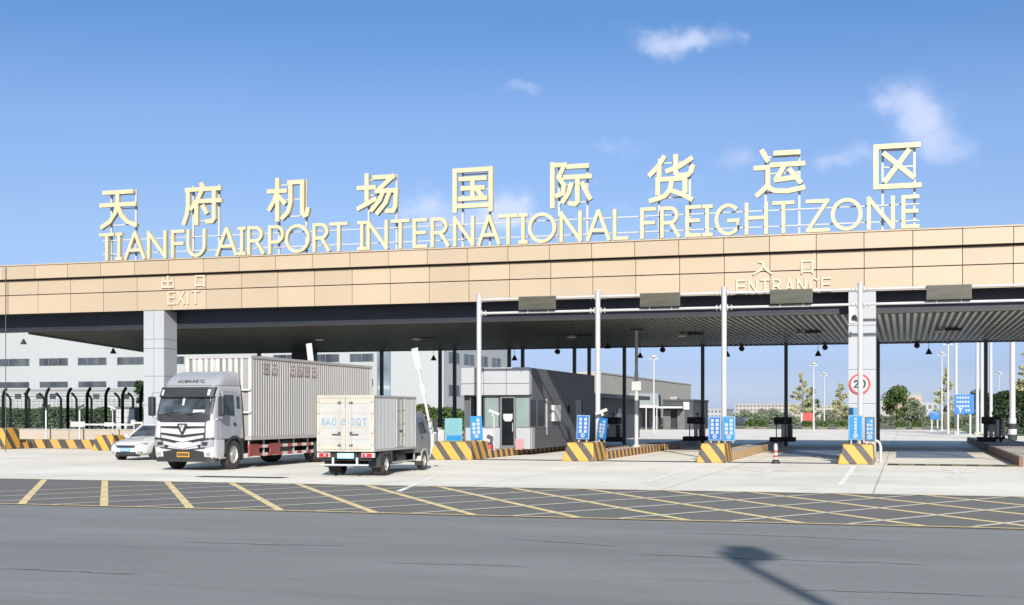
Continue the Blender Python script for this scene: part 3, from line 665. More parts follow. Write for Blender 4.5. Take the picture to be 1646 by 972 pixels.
a = at(693, 700, 53.4); barrier('raised white boom barrier leaning up beside the small lorry cab', a.x, 53.4, 1.25 + .3, R(78), 3.35, z=0)
a = at(512, 640, 56); barrier('raised white boom barrier whose tip shows above the container', a.x, 56, 2.1, R(83), 3.2)
a = at(232, 684, 62); barrier('lowered white boom barrier across the lane behind the white car', a.x, 62, 1.32, R(0), 4.6)
def bullet_camera(label, p, Y, top_py, z0, sgn=1, pole=True, size=1.0, pm=None):
    a = at(p, top_py, Y); t = thing('bullet_camera', label, 'camera', (a.x, Y, z0), group='white bullet cameras')
    z = a.z - z0
    if pole: MB().cyl((0, 0, 0), (0, 0, z - .06), .035 * size, n=10).build('camera_post', pm or M_STEELW, t)
    M = Matrix.Translation((.02 * sgn, -.05, z)) @ Matrix.Rotation(R(22) * sgn, 4, 'Y') @ Matrix.Scale(size, 4)
    MB().box(-.26, .26, -.07, .07, -.055, .075, M).build('camera_housing', M_STEELW, t, bevel=.02)
    MB().box(-.05, .05, -.04, .04, -.17, -.056, M).build('bracket', M_STEELW, t)
    return t
bullet_camera('white bullet camera on a slim post in front of the booth window', 794, 53.6, 663, .3)
bullet_camera('white bullet camera fixed to the second gantry post', 968, 52.1, 662, .76, -1, pole=False)
bullet_camera('white bullet camera on a post left of the white car', 181, 63, 655, 0, pole=True)
t = thing('camera_mast', 'white topped pole rising to the canopy from the camera island', 'pole', (at(1023, 700, 61).x, 61, .3))
MB().cyl((0, 0, 0), (0, 0, 3.6), .10, n=14).build('mast_base', M_STEELW, t, smooth=True); MB().cyl((0, 0, 3.601), (0, 0, 5.75), .075, n=14).build('mast_top', mat('grey steel', (.30, .31, .32), .5, .3), t, smooth=True)
MB().lathe([(.2, 0), (.2, .05), (.11, .16)], n=14).build('foot_plate', M_STEELW, t); MB().box(-.32, .32, -.1, .1, 5.65, 5.74).build('crossbar', M_RUB, t); MB().box(-.2, .25, -.14, -.08, 2.75, 3.2).build('equipment_box', M_STEELW, t)
t = thing('camera_unit', 'grey camera and loudspeaker bracketed to the right hand gantry post', 'camera', (at(1383, 500, YG).x, YG, at(1383, 508, YG).z))
MB().box(-.45, -.2, -.1, .12, -.3, .35).build('loudspeaker', M_CAB, t, bevel=.04); MB().lathe([(.0001, -.28), (.1, -.22), (.1, .1)], (-.22, 0, -.05), 'y', 12).build('camera_head', M_BLACK, t); MB().box(-.2, -.1, -.03, .03, -.05, .05).build('bracket', M_STEELW, t)

# ------------------------------------------------------------------ guard booth
M_BWHITE = mat('white booth panel', (.305, .315, .33), .35, .0, var=.03, dirt=.1, dscale=1)
M_CLAD = mat('dark grey profiled cladding', (0.085, .088, .094), .5, .2, var=.08, scale=.6)
M_GLASSD = mat('dark window glass', (.008, .01, .012), .18, 0, var=.3, spec=.3)
M_BLIND = mat('pale green window blind', (.165, .215, .20), .3, var=.12, scale=1.2, stretch=(1, 1, .4))
M_ALU = mat('grey aluminium frame', (.17, .175, .19), .4, .4)
booth = thing('guard_booth', 'flat roofed guard booth with white front, dark door and dark grey side wall', 'guard booth', (-18.1, 57, .28))
def bpart(mb, name, m, par=None, **k):
    o = mb.build(name, m, par or booth, **k); o.matrix_parent_inverse = Matrix.Translation((18.1, -57, -.28)) if par is None else Matrix(); return o
bx0, bx1, by0, by1 = -19.95, -16.61, 57.0, 69.9
b = MB(); pw = (bx1 - bx0) / 3
for i in range(3):
    for z0, z1 in ((2.80, 3.32), (3.345, 4.08)): b.box(bx0 + pw * i + .012, bx0 + pw * (i + 1) - .012, by0 - .12, by0 - .02, z0, z1)
b.box(bx0, bx1, by0 - .02, by0 + .3, 2.82, 4.06); bpart(b, 'parapet', M_BWHITE)
b = MB(); 
y = by0 + .31
while y < by1 - .05:                         # profiled cladding, ribs upright
    b.box(bx1 - .02, bx1 + .012, y + .012, min(y + .30, by1) - .012, 2.66, 4.06); y += .31
y = by0 + .8
while y < by1 - .05:
    b.box(bx1 - .02, bx1 + .012, y + .006, min(y + .30, by1) - .006, .29, 1.27)
    if y > 59.9 and not (65.5 < y < 66.9): b.box(bx1 - .02, bx1 + .012, y + .006, min(y + .30, by1) - .006, 1.275, 2.65)
    y += .31
bpart(b, 'side_cladding', M_CLAD)
b = MB(); b.box(bx0, bx1 - .03, by0 + .35, by1, .285, 4.0); bpart(b, 'wall', M_CLAD)
b = MB(); b.box(bx0 + .05, bx1 - .02, by0 + .3, by1 - .1, 4.01, 4.05); bpart(b, 'roof', M_GREYTRIM)
dx0, dx1 = at(803, 700, by0).x, at(828, 700, by0).x
b = MB(); b.box(bx0 + .15, dx0 - .02, by0 + .1, by0 + .32, .29, 1.27); b.box(dx1 + .02, bx1 - .02, by0 + .1, by0 + .32, .29, 1.27); b.box(bx1 - .12, bx1 - .0, by0 + .33, by0 + .8, .29, 1.27); bpart(b, 'base_wall', M_BWHITE)
for p0, p1, m in ((757, 778, M_GLASSD), (780, 801, M_BLIND), (830, 850.5, M_BLIND)):
    xa, xb = at(p0, 700, by0 + .15).x, at(p1, 700, by0 + .15).x
    f = MB(); f.box(xa - .04, xa, by0 + .12, by0 + .2, 1.28, 2.79); f.box(xb, xb + .04, by0 + .12, by0 + .2, 1.28, 2.79); f.box(xa, xb, by0 + .12, by0 + .2, 1.28, 1.32); f.box(xa, xb, by0 + .12, by0 + .2, 2.74, 2.79)
    w = bpart(f, 'window', M_ALU); bpart(MB().box(xa, xb, by0 + .15, by0 + .19, 1.32, 2.74), 'pane', m, w)
w = bpart(MB().box(bx1 - .05, bx1 - .01, by0 + .28, 59.75, 1.28, 1.33).box(bx1 - .05, bx1 - .01, by0 + .28, 59.75, 2.6, 2.65).box(bx1 - .05, bx1 - .01, 58.2, 58.26, 1.33, 2.6), 'window', M_ALU)
bpart(MB().box(bx1 - .045, bx1 - .02, by0 + .28, 59.75, 1.33, 2.6), 'pane', M_GLASSD, w)
w = bpart(MB().box(bx1 - .03, bx1, 65.5, 65.56, 1.0, 2.65).box(bx1 - .03, bx1, 66.84, 66.9, 1.0, 2.65), 'window', M_ALU); bpart(MB().box(bx1 - .028, bx1 - .005, 65.56, 66.84, 1.0, 2.65), 'pane', M_GLASSD, w)
d = bpart(MB().box(dx0, dx0 + .09, by0 + .06, by0 + .16, .29, 2.78).box(dx1 - .09, dx1, by0 + .06, by0 + .16, .29, 2.78).box(dx0 + .09, dx1 - .09, by0 + .06, by0 + .16, 2.66, 2.78).box(dx0 + .09, dx1 - .09, by0 + .06, by0 + .16, .29, .45), 'door', M_ALU)
bpart(MB().box(dx0 + .09, dx1 - .09, by0 + .1, by0 + .13, .45, 2.66), 'pane', M_GLASSD, d)
bpart(MB().cyl((dx1 - .13, by0 + .03, 1.1), (dx1 - .13, by0 + .03, 1.5), .018, n=8), 'handle', M_STEELW, d)
a, c = at(808, 665, by0), at(823, 677, by0)
bpart(MB().prism([(a.x, a.z), (c.x, a.z), (c.x, a.z - .22), (c.x - .08, c.z), (a.x + .08, c.z), (a.x, a.z - .22)], 'y', by0 + .085, by0 + .097), 'door_notice', M_SIGNW, d)
bpart(MB().box(bx1 - .02, bx1 + .03, 59.8, 60.0, .9, 2.66), 'corner_pillar', M_BWHITE)
bpart(MB().box(bx1 + .013, bx1 + .16, 60.7, 62.0, 1.55, 2.35), 'electric_box', M_CAB, bevel=.02)
bpart(MB().box(bx1 + .013, bx1 + .1, 63.9, 64.1, 1.9, 2.35), 'vent', M_BLACK)
a = gp(834, 717, .28); M_PINK = mat('pink board', (.36, .185, .20), .5)
t = thing('pink_stand', 'small pink stand leaning against the white booth front right of its door', 'stand', (at(834.5, 710, 56.5).x, 56.5, .28)); MB().box(-.19, .19, -.03, .03, .05, .48).build('stand_panel', M_PINK, t, bevel=.01); MB().box(-.17, .17, -.1, .1, 0, .048).build('stand_foot', M_PINK, t)
t = thing('fire_point', 'red and white floor box in front of the booth window', 'box', (at(784, 712, 55.6).x, 55.6, 0)); MB().box(-.32, .28, -.15, .15, .3, .52).build('box_body', M_REDW, t, bevel=.03); MB().box(-.3, .26, -.13, .13, 0, .298).build('box_stand', M_SIGNW, t)
t = thing('wall_panel', 'plain white panel on short feet in front of the booth window', 'panel', (at(785, 700, 55.9).x, 55.9, 0)); MB().box(-.28, .28, -.02, .02, .62, 1.2).build('panel_sheet', M_SIGNW, t); MB().box(-.26, -.2, -.02, .02, 0, .618).build('leg', M_STEELW, t); MB().box(.2, .26, -.02, .02, 0, .618).build('leg', M_STEELW, t)
for i, (px, hh) in enumerate(((701, 1.0), (709, .9))):
    x = at(px, 700, 54.6).x; t = thing('utility_cabinet', ['taller', 'shorter'][i] + ' white utility cabinet between the raised boom and the cyan board', 'cabinet', (x, 54.6, 0), group='white utility cabinets')
    MB().box(-.2, .2, -.2, .2, .1, hh + .3).build('cabinet_body', M_SIGNW, t, bevel=.02); MB().box(-.22, .22, -.22, .22, 0, .098).build('plinth', M_SLABTOP, t); MB().box(-.15, .15, -.208, -.2005, .2, hh + .2).build('cabinet_door', M_STEELW, t)

# ------------------------------------------------------------------ lamps under the ceiling
M_LAMPW = mat('white lamp shade', (.4, .4, .38), .4)
def pendant(label, px, py, Y):
    a = at(px, py, Y); t = thing('pendant_lamp', label, 'lamp', (a.x, Y, a.z), group='black cone lamps below the canopy')
    MB().lathe([(.19, 0), (.17, .03), (.05, .27), (.03, .3)], n=18).build('lamp_shade', M_BLACK, t, smooth=True)
    MB().cyl((0, 0, .301), (0, 0, 6.1 - a.z), .014, n=6).build('lamp_cord', M_BLACK, t)
for l, px, py, Y in (('leftmost black cone lamp, against the white office block', 38, 553, 62), ('black cone lamp left of the left hand white column', 182, 568, 64), ('black cone lamp against the blank white wall', 697, 579, 72), ('black cone lamp above the booth roof', 827, 579, 72),
                     ('black cone lamp left of the camera mast', 977, 560, 72), ('black cone lamp right of the camera mast', 1029, 575, 72), ('black cone lamp beside the third gantry post', 1169, 573, 72), ('black cone lamp just left of the white column', 1315, 572, 72), ('black cone lamp right of the white column', 1493, 569, 72)): pendant(l, px, py, Y)
def high_bay(label, px, py, Y=66):
    a = at(px, py, Y); t = thing('ceiling_lamp', label, 'lamp', (a.x, Y, a.z), group='round white lamps under the ceiling')
    MB().lathe([(.24, 0), (.25, .04), (.16, .14), (.05, .18)], n=20).build('lamp_shade', M_LAMPW, t, smooth=True); MB().box(.3, 1.1, -.1, .1, .08, .2).build('ballast_box', M_BLACK, t)
    MB().cyl((0, 0, .181), (0, 0, 6.11 - a.z), .02, n=6).box(-.1, .9, -.02, .02, .201, .23).build('lamp_stem', M_BLACK, t)
for l, px in (('round white ceiling lamp left of the left hand white column', 190), ('round white ceiling lamp above the container front', 354), ('round white ceiling lamp beside the dark rear column', 514), ('round white ceiling lamp above the tip of the raised boom', 670), ('round white ceiling lamp left of the second gantry post', 919), ('round white ceiling lamp right of the camera mast', 1096), ('round white ceiling lamp left of the white column', 1284), ('round white ceiling lamp right of the white column', 1508)): high_bay(l, px, {190: 549, 354: 548, 514: 547, 670: 546, 919: 543, 1096: 541, 1284: 538, 1508: 534}[px])
for l, px, py in (('black floodlight on the rear edge left of the second gantry post', 896, 565), ('black floodlight on the rear edge right of the camera mast', 1065, 562), ('black floodlight on the rear edge right of the third gantry post', 1192, 560), ('black floodlight on the rear edge left of the white column', 1326, 558), ('black floodlight on the rear edge right of the white column', 1474, 555)):
    a = at(px, py, 78.6); t = thing('floodlight', l, 'lamp', (a.x, 78.6, a.z), group='black floodlights on the rear edge')
    MB().lathe([(.0001, -.2), (.15, -.16), (.17, .1), (.0001, .2)], (0, 0, 0), 'y', 14).build('lamp_head', M_BLACK, t, smooth=True); MB().box(-.9, .9, -.04, .04, .2, .26).build('mounting_bar', M_GREYTRIM, t); MB().cyl((0, 0, .15), (0, 0, 6.1 - a.z), .03, n=6).build('lamp_stem', M_BLACK, t)

# ------------------------------------------------------------------ vehicles
M_TYRE = mat('tyre rubber', (.022, .022, .022), .85, var=.25, scale=4, dirt=.35, dirtcol=(.10, .09, .075), dscale=3)
M_RIM = mat('dusty steel rim', (.42, .41, .39), .45, .4, var=.15, scale=5)
M_HUB = mat('dark wheel hub', (.08, .08, .08), .5, .4)
M_SILVER = mat('silver cab paint', (.32, .33, .35), .32, .25, var=.05, scale=1, dirt=.12, dscale=1.2, dirtcol=(.3, .28, .25), coat=.3)
M_CHROME = mat('bright grille trim', (.42, .425, .44), .25, .1, var=.04, dirt=.1, dscale=2)
M_BLKPL = mat('black plastic', (.02, .021, .023), .5, var=.2)
M_GLASS = mat('windscreen glass', (.045, .052, .06), .06, 0, var=.8, scale=1.6, spec=.55)
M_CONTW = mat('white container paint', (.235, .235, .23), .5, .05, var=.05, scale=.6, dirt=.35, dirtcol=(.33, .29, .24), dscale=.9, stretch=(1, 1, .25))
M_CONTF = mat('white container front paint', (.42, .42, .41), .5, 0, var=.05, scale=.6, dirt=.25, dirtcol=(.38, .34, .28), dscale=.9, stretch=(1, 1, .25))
M_RAILG = mat('grey container rail', (.36, .35, .34), .5, .2, dirt=.3, dscale=1.5)
M_REDP = mat('faded red paint', (.20, .035, .035), .6, var=.25, scale=2, dirt=.4, dscale=2)
M_FADED = mat('faint pink lettering', (.262, .215, .21), .6, var=.15, scale=4)
M_REDWHT = mat_stripes('red and white rail', 1.25, (.30, .05, .05), (.45, .44, .42), 0, 1, 0, .5)
M_LAMPGL = mat('clear headlamp', (.26, .28, .30), .12, .2, var=.2, scale=8)
M_PLATEY = mat('yellow number plate', (.42, .21, .02), .45); M_PLATEB = mat('blue number plate', (.10, .32, .75), .45); M_PLATEL = mat('pale blue number plate', (.32, .60, .85), .45)
M_TAIL = mat('red tail lamp', (.45, .02, .02), .2)
def wheel(par, x, y, r, w, name='wheel', out=1):
    """tyre with a bulged tread, dished rim and hub; out = side that faces outward"""
    prof = [(r * .60, -w / 2), (r * .93, -w / 2), (r, -w * .36), (r, w * .36), (r * .93, w / 2), (r * .60, w / 2)]
    t = MB().lathe(prof, (x, y, r), 'x', 28, cap=False).build(name, M_TYRE, par, smooth=True)
    s = out; MB().lathe([(r * .62, s * w * .30), (r * .60, s * w * .46), (r * .54, s * w * .46), (r * .48, s * w * .2), (r * .2, s * w * .12), (r * .19, s * w * .44), (.0001, s * w * .46)], (x, y, r), 'x', 28).build('rim', M_RIM, t, smooth=True)
    b = MB()
    for k in range(8):
        a = 2 * math.pi * k / 8; b.cyl((x + s * w * .16, y + r * .34 * math.cos(a), r + r * .34 * math.sin(a)), (x + s * w * .22, y + r * .34 * math.cos(a), r + r * .34 * math.sin(a)), r * .055, n=8)
    b.build('wheel_nuts', M_HUB, t)
    return t
def plate(par, m, x0, x1, y, z0, z1, chars='¤¤¤¤¤¤¤', face=-1, ink=None):
    p = MB().box(x0, x1, y - .008, y + .008, z0, z1).build('number_plate', m, par)
    b = MB(); n = len(chars); cw = (x1 - x0 - .05) / n
    for i, g in enumerate(chars):
        xa = -(x1 - x0) / 2 + .025 + cw * i; xm = (x0 + x1) / 2
        strokes(b, g, xa + cw * .12, xa + cw * .88, z0 + (z1 - z0) * .2, z0 + (z1 - z0) * .8, .016, -.012, -.009, place=lambda X_, Y_, Z_: (xm - face * X_ * 1.0, y - face * Y_, Z_) if face > 0 else (xm + X_, y + Y_, Z_))
    b.build('plate_number', ink or M_SIGNW, p)

class Front:
    """curved vehicle front: depth of the skin at (x, z)"""
    def __init__(s, lv): s.lv = lv                     # (z, half width, front y, corner radius)
    def at(s, z):
        lv = s.lv
        if z <= lv[0][0]: return lv[0][1:]
        for a, b in zip(lv, lv[1:]):
            if z <= b[0]:
                t = (z - a[0]) / (b[0] - a[0]); return tuple(a[i] + (b[i] - a[i]) * t for i in (1, 2, 3))
        return lv[-1][1:]
    def y(s, x, z):
        hw, yf, r = s.at(z); e = abs(x) - (hw - r)
        if e <= 0: return yf
        e = min(e, r * .999); return yf + r - math.sqrt(r * r - e * e)
    def ring(s, z, yb, n=8):
        hw, yf, r = s.at(z); P = [(-hw, yb, z)]
        P += [(-hw + r + r * math.cos(R(180 + 90 * i / n)), yf + r + r * math.sin(R(180 + 90 * i / n)), z) for i in range(n + 1)]
        P += [(hw - r + r * math.cos(R(270 + 90 * i / n)), yf + r + r * math.sin(R(270 + 90 * i / n)), z) for i in range(n + 1)]
        return P + [(hw, yb, z)]
    def panel(s, mb, x0, x1, lo, hi, off, inn=.03, n=14):
        """plate lying on the skin; lo and hi are heights or functions of x"""
        f = lambda q, x: q(x) if callable(q) else q
        rings = []
        for i in range(n + 1):
            x = x0 + (x1 - x0) * i / n; a, c = f(lo, x), f(hi, x); m_ = (a + c) / 2
            rings.append([(x, s.y(x, a) - off, a), (x, s.y(x, m_) - off, m_), (x, s.y(x, c) - off, c), (x, s.y(x, c) + inn, c), (x, s.y(x, m_) + inn, m_), (x, s.y(x, a) + inn, a)])
        return mb.loft(rings)

def make_lorry():
    t = thing('box_lorry', 'silver cab lorry with long white corrugated container body pulling out of the exit lane', 'lorry')
    F = Front([(.42, 1.16, -1.28, .22), (.78, 1.19, -1.38, .26), (1.05, 1.19, -1.37, .26), (1.68, 1.17, -1.33, .26), (1.93, 1.16, -1.30, .26), (2.52, 1.12, -1.10, .26), (2.84, 1.09, -.96, .28), (2.96, 1.02, -.80, .3)])
    MB().loft([F.ring(z, .62) for z in (1.06, 1.3, 1.68, 1.93, 2.2, 2.52, 2.84, 2.96)]).build('cab', M_SILVER, t, smooth=True, bevel=.02)
    MB().loft([F.ring(z, -.66) for z in (.42, .6, .78, 1.055)]).build('bumper', M_CHROME, t, smooth=True, bevel=.015)
    F.panel(MB(), -.99, .99, 1.93, 2.53, .012).build('windscreen', M_GLASS, t, smooth=True)
    F.panel(MB(), -1.02, 1.02, 1.66, 1.925, .016).build('wiper_cowl', M_BLKPL, t, smooth=True)
    for s in (-1, 1): F.panel(MB(), s * .99 if s > 0 else -1.06, 1.06 if s > 0 else -.99, 1.93, 2.53, .014, n=4).build('windscreen_surround', M_BLKPL, t, smooth=True)
    for x0, x1 in ((-.75, .0), (.12, .86)): MB().tube([(x0 + .3, F.y(x0, 1.88) - .05, 1.86), (x0, F.y(x0, 1.93) - .04, 1.93), (x1 - .1, F.y(x1, 2.0) - .035, 1.99)], .013, 6).build('wiper', M_BLKPL, t)
    F.panel(MB(), -.12, -.04, 2.22, 2.50, .020, .0, 3).build('windscreen_permit', M_SIGNW, t); F.panel(MB(), .34, .78, 1.96, 2.07, .020, .0, 5).build('dashboard_paper', M_SIGNW, t)
    v = MB(); F.panel(v, -1.03, 1.03, 2.50, 2.84, .13, .0, 16); v = v.build('sun_visor', M_BLKPL, t, smooth=True)
    for s in (-1, 1): F.panel(MB(), *(sorted((s * .84, s * .93))), 2.56, 2.76, .145, -.12, 3).build('marker_lamp', M_SIGNW, v)
    # wind deflector
    rg = []
    for z, hw, yf, r in ((2.9, 1.08, -.93, .3), (3.05, 1.06, -.80, .3), (3.2, 1.03, -.60, .3), (3.33, .99, -.30, .3), (3.40, .93, .0, .28), (3.42, .84, .18, .22)):
        rg.append(Front([(z, hw, yf, r)]).ring(z, .62))
    df = MB().loft(rg).build('wind_deflector', M_SILVER, t, smooth=True, bevel=.02)
    b = MB(); FD = Front([(2.9, 1.08, -.93, .3), (3.05, 1.06, -.80, .3), (3.2, 1.03, -.60, .3)]); x = -.52
    for g in 'AUMANGTL':
        strokes(b, g, x, x + .105, 2.99, 3.10, .024, 0, .03, place=lambda X_, Y_, Z_: (X_, FD.y(X_, Z_) - .014 + Y_, Z_), slant=.3); x += .135
    b.build('cab_lettering', M_BLKPL, df)
    b = MB(); b.box(1.035, 1.05, .0, .42, 2.995, 3.04); b.build('side_lettering', M_HUB, df)
    # grille: bright v shaped bars over a black panel
    g = F.panel(MB(), -.86, .86, lambda x: .66 + .12 * abs(x), 1.66, .014).build('grille', M_BLKPL, t, smooth=True)
    for lo0, lk, hi0, hk, xm in ((1.515, 0, 1.64, 0, .84), (1.215, .10, 1.415, .035, .83), (.98, .18, 1.11, .13, .80), (.745, .22, .875, .19, .70)):
        for a, c in ((-xm, 0), (0, xm)):
            F.panel(MB(), a, c, lambda x: lo0 + lk * abs(x), lambda x: hi0 + hk * abs(x), .045, .0, 10).build('grille_bar', M_CHROME, g, smooth=True)
    e = MB(); yy = F.y(0, 1.4) - .07
    e.prism([(-.17, 1.60), (.17, 1.60), (.20, 1.50), (.04, 1.22), (-.04, 1.22), (-.20, 1.50)], 'y', yy, yy + .05); e = e.build('emblem_base', M_BLKPL, g, bevel=.012)
    b = MB(); b.prism([(-.11, 1.555), (-.01, 1.555), (-.06, 1.45)], 'y', yy - .015, yy - .001).prism([(.01, 1.555), (.11, 1.555), (.055, 1.44), (.0, 1.55)], 'y', yy - .015, yy - .001).prism([(-.05, 1.42), (0, 1.51), (.05, 1.42), (0, 1.32)], 'y', yy - .015, yy - .001); b.build('emblem', M_CHROME, e)
    for s in (-1, 1):
        a, c = sorted((s * .70, s * 1.13))
        h = F.panel(MB(), a, c, lambda x: .79 + .08 * (abs(x) - .7), lambda x: 1.0 + .14 * (abs(x) - .7), .03).build('headlight', M_LAMPGL, t, smooth=True)
        a, c = sorted((s * .74, s * .96)); F.panel(MB(), a, c, .86, .98, .04).build('headlight_lens', M_BLKPL, h, smooth=True)
        a, c = sorted((s * .86, s * 1.14)); F.panel(MB(), a, c, lambda x: 1.05 + .1 * (abs(x) - .86), lambda x: 1.10 + .1 * (abs(x) - .86), .03).build('trim_strip', M_BLKPL, t, smooth=True)
        a, c = sorted((s * .875, s * 1.13)); F.panel(MB(), a, c, lambda x: 1.12 + .1 * (abs(x) - .86), lambda x: 1.66 + .35 * (abs(x) - .875), .018).build('corner_panel', M_CHROME, t, smooth=True)
        a, c = sorted((s * .88, s * 1.0)); F.panel(MB(), a, c, .52, .62, .012).build('fog_lamp', M_LAMPGL, t, smooth=True)
    F.panel(MB(), -.78, .78, lambda x: .47 + .0 * x, lambda x: .70 - .16 * max(0, abs(x) - .45), .014).build('air_intake', M_BLKPL, t, smooth=True)
    F.panel(MB(), -1.12, 1.12, .30, .47, .016, .3).build('front_skirt', M_BLKPL, t, smooth=True)
    plate(t, M_PLATEY, -.24, .24, F.y(0, .55) - .03, .46, .64, '¤¤¤¤¤¤', ink=M_DARKTXT)
    # sides
    for s in (-1, 1):
        hw = 1.165
        q = lambda y, z: (s * (F.at(z)[0] + .006), y, z)
        def side(name, pts, m, par=t, d=.012):
            return MB().loft([[(p[0] + s * d, p[1], p[2]) for p in [q(*k) for k in pts]], [(p[0] - s * .02, p[1], p[2]) for p in [q(*k) for k in pts]]]).build(name, m, par)
        d = side('door', [(-.92, 1.1), (.12, 1.1), (.12, 2.72), (-.62, 2.72), (-.98, 1.95)], M_SILVER, d=.008)
        side('door_window', [(-.86, 1.93), (.04, 1.86), (.04, 2.58), (-.58, 2.58)], M_GLASS, d, .016)
        side('door_handle', [(-.02, 1.52), (.1, 1.52), (.1, 1.63), (-.02, 1.63)], M_BLKPL, d, .03)
        side('quarter_window', [(.26, 2.12), (.46, 2.12), (.46, 2.54), (.26, 2.54)], M_GLASS)
        side('rear_trim', [(.54, 1.1), (.62, 1.1), (.62, 2.9), (.54, 2.9)], M_RAILG)
        ar = [(.68 * math.cos(R(a)), .52 + .66 * math.sin(R(a))) for a in range(0, 181, 15)]; ai = [(.57 * math.cos(R(a)), .52 + .56 * math.sin(R(a))) for a in range(180, -1, -15)]
        MB().prism([(p[0], p[1]) for p in ar + ai], 'x', *sorted((s * .80, s * 1.21))).build('wheel_arch', M_BLKPL, t, smooth=True)
        MB().box(*sorted((s * .82, s * 1.19)), .57, .66, .3, 1.05).build('mud_flap', M_BLKPL, t)
        st = MB().box(*sorted((s * .9, s * 1.16)), -.98, -.62, .62, 1.04).build('step_box', M_BLKPL, t, bevel=.02)
        MB().box(*sorted((s * .95, s * 1.2)), -.96, -.62, .40, .46).build('step', M_RAILG, st)
        mr = MB().box(*sorted((s * 1.24, s * 1.46)), -1.22, -1.02, 1.86, 2.52).build('mirror', M_BLKPL, t, bevel=.05, seg=3)
        MB().tube([(s * 1.14, -.95, 2.66), (s * 1.34, -1.1, 2.66), (s * 1.36, -1.12, 2.5)], .022).tube([(s * 1.14, -1.0, 1.8), (s * 1.33, -1.1, 1.78), (s * 1.35, -1.12, 1.9)], .022).build('mirror_arm', M_SILVER, mr)
        wheel(t, s * 1.03, 0, .52, .30, out=s)
        for y in (6.9,): wheel(t, s * .98, y, .52, .56, out=s)
    MB().box(.86, 1.2, -1.19, -1.0, 1.70, 1.78).build('front_mirror', M_SILVER, t, bevel=.03)
    # chassis
    b = MB()
    for s in (-1, 1): b.box(*sorted((s * .36, s * .46)), -.6, 11.6, .72, .98)
    for y in (1.2, 3, 5, 6.9, 8.6, 11.2): b.box(-.355, .355, y - .06, y + .06, .74, .96)
    b.cyl((-1, 0, .52), (1, 0, .52), .09).cyl((-.9, 6.9, .52), (.9, 6.9, .52), .13).box(-.5, .5, -.5, .58, .55, 1.05); b.build('chassis', M_BLACK, t)
    MB().box(.55, 1.14, 3.4, 4.7, .42, .95).build('fuel_tank', M_BLKPL, t, bevel=.08); MB().box(-1.14, -.55, 3.2, 4.7, .42, .95).build('fuel_tank', M_BLKPL, t, bevel=.08)
    for s in (-1, 1):
        x = s * 1.2
        for z in (.76, .47): MB().box(x - .03, x + .03, 1.0, 6.2, z - .055, z + .055).build('side_guard_rail', M_REDWHT, t)
        b = MB()
        for y in (1.1, 2.2, 3.4, 4.6, 5.8): b.box(x - s * .034 - .02, x - s * .034 + .02, y - .03, y + .03, .40, .99)
        b.build('side_guard_post', M_RAILG, t)
        MB().box(x - .028, x + .034, 1.02, 1.75, .42, .85).build('tool_box', M_REDP, t, bevel=.02); MB().box(x - .028, x + .034, 2.6, 3.3, .42, .85).build('tool_box', M_REDP, t, bevel=.02)
    b = MB(); b.box(-1.15, 1.15, 11.5, 11.6, .42, .58).build('rear_bumper', M_REDWHT, t)
    # container body
    y0, y1, z0, z1, hw = 1.0, 11.9, 1.0, 4.0, 1.30
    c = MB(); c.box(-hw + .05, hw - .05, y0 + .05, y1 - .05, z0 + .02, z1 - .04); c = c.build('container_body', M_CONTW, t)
    b = MB()
    for s in (-1, 1):
        b.box(*sorted((s * (hw - .1), s * (hw + .012))), y0, y1, z0, z0 + .13); b.box(*sorted((s * (hw - .1), s * (hw + .012))), y0, y1, z1 - .1, z1)
    b.box(-hw + .101, hw - .101, y0, y0 + .1, z1 - .1, z1).box(-hw + .101, hw - .101, y0, y0 + .1, z0, z0 + .13)
    b.build('container_rail', M_RAILG, c)
    b = MB()
    for s in (-1, 1):
        for y in (y0, y1 - .12): b.box(*sorted((s * (hw - .11), s * (hw + .008))), y - .004, y + .124, z0 + .131, z1 - .101)
    b.build('corner_post', M_CONTF, c, bevel=.01)
    for s in (-1, 1):
        pts = []; y = y0 + .14; p = .186
        while y + p < y1 - .14:
            pts += [(hw - .055, y), (hw - .055, y + p * .42), (hw - .002, y + p * .52), (hw - .002, y + p * .9)]; y += p
        poly = [(s * a, b_) for a, b_ in pts] + [(s * (hw - .06), pts[-1][1]), (s * (hw - .06), pts[0][1])]
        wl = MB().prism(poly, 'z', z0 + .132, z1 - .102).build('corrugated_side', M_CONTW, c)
        for ya, n in ((1.9, 2), (4.0, 4)):
            b = MB()
            for k in range(n):
                yy_ = ya + k * .62
                strokes(b, '¤', yy_, yy_ + .5, 3.35, 3.78, .045, 0, .004, place=lambda X_, Y_, Z_: (s * (hw + .0035 - Y_), X_, Z_))
            b.build('faded_lettering', M_FADED, wl)
    pts = []; x = -hw + .13; p = .24
    while x + p < hw - .1:
        pts += [(x, y0 + .05), (x + p * .45, y0 + .05), (x + p * .55, y0 + .012), (x + p * .9, y0 + .012)]; x += p
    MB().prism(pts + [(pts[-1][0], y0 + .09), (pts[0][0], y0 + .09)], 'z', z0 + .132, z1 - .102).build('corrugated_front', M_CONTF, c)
    b = MB()
    for z in (1.95, 2.75): b.box(.75, hw + .02, y0 - .09, y0 - .006, z, z + .07)
    b.build('front_brace', M_CONTF, c)
    return t
lorry = make_lorry(); lorry.location = (-23.42, 39.65, 0); lorry.rotation_euler = (0, 0, R(0.3))

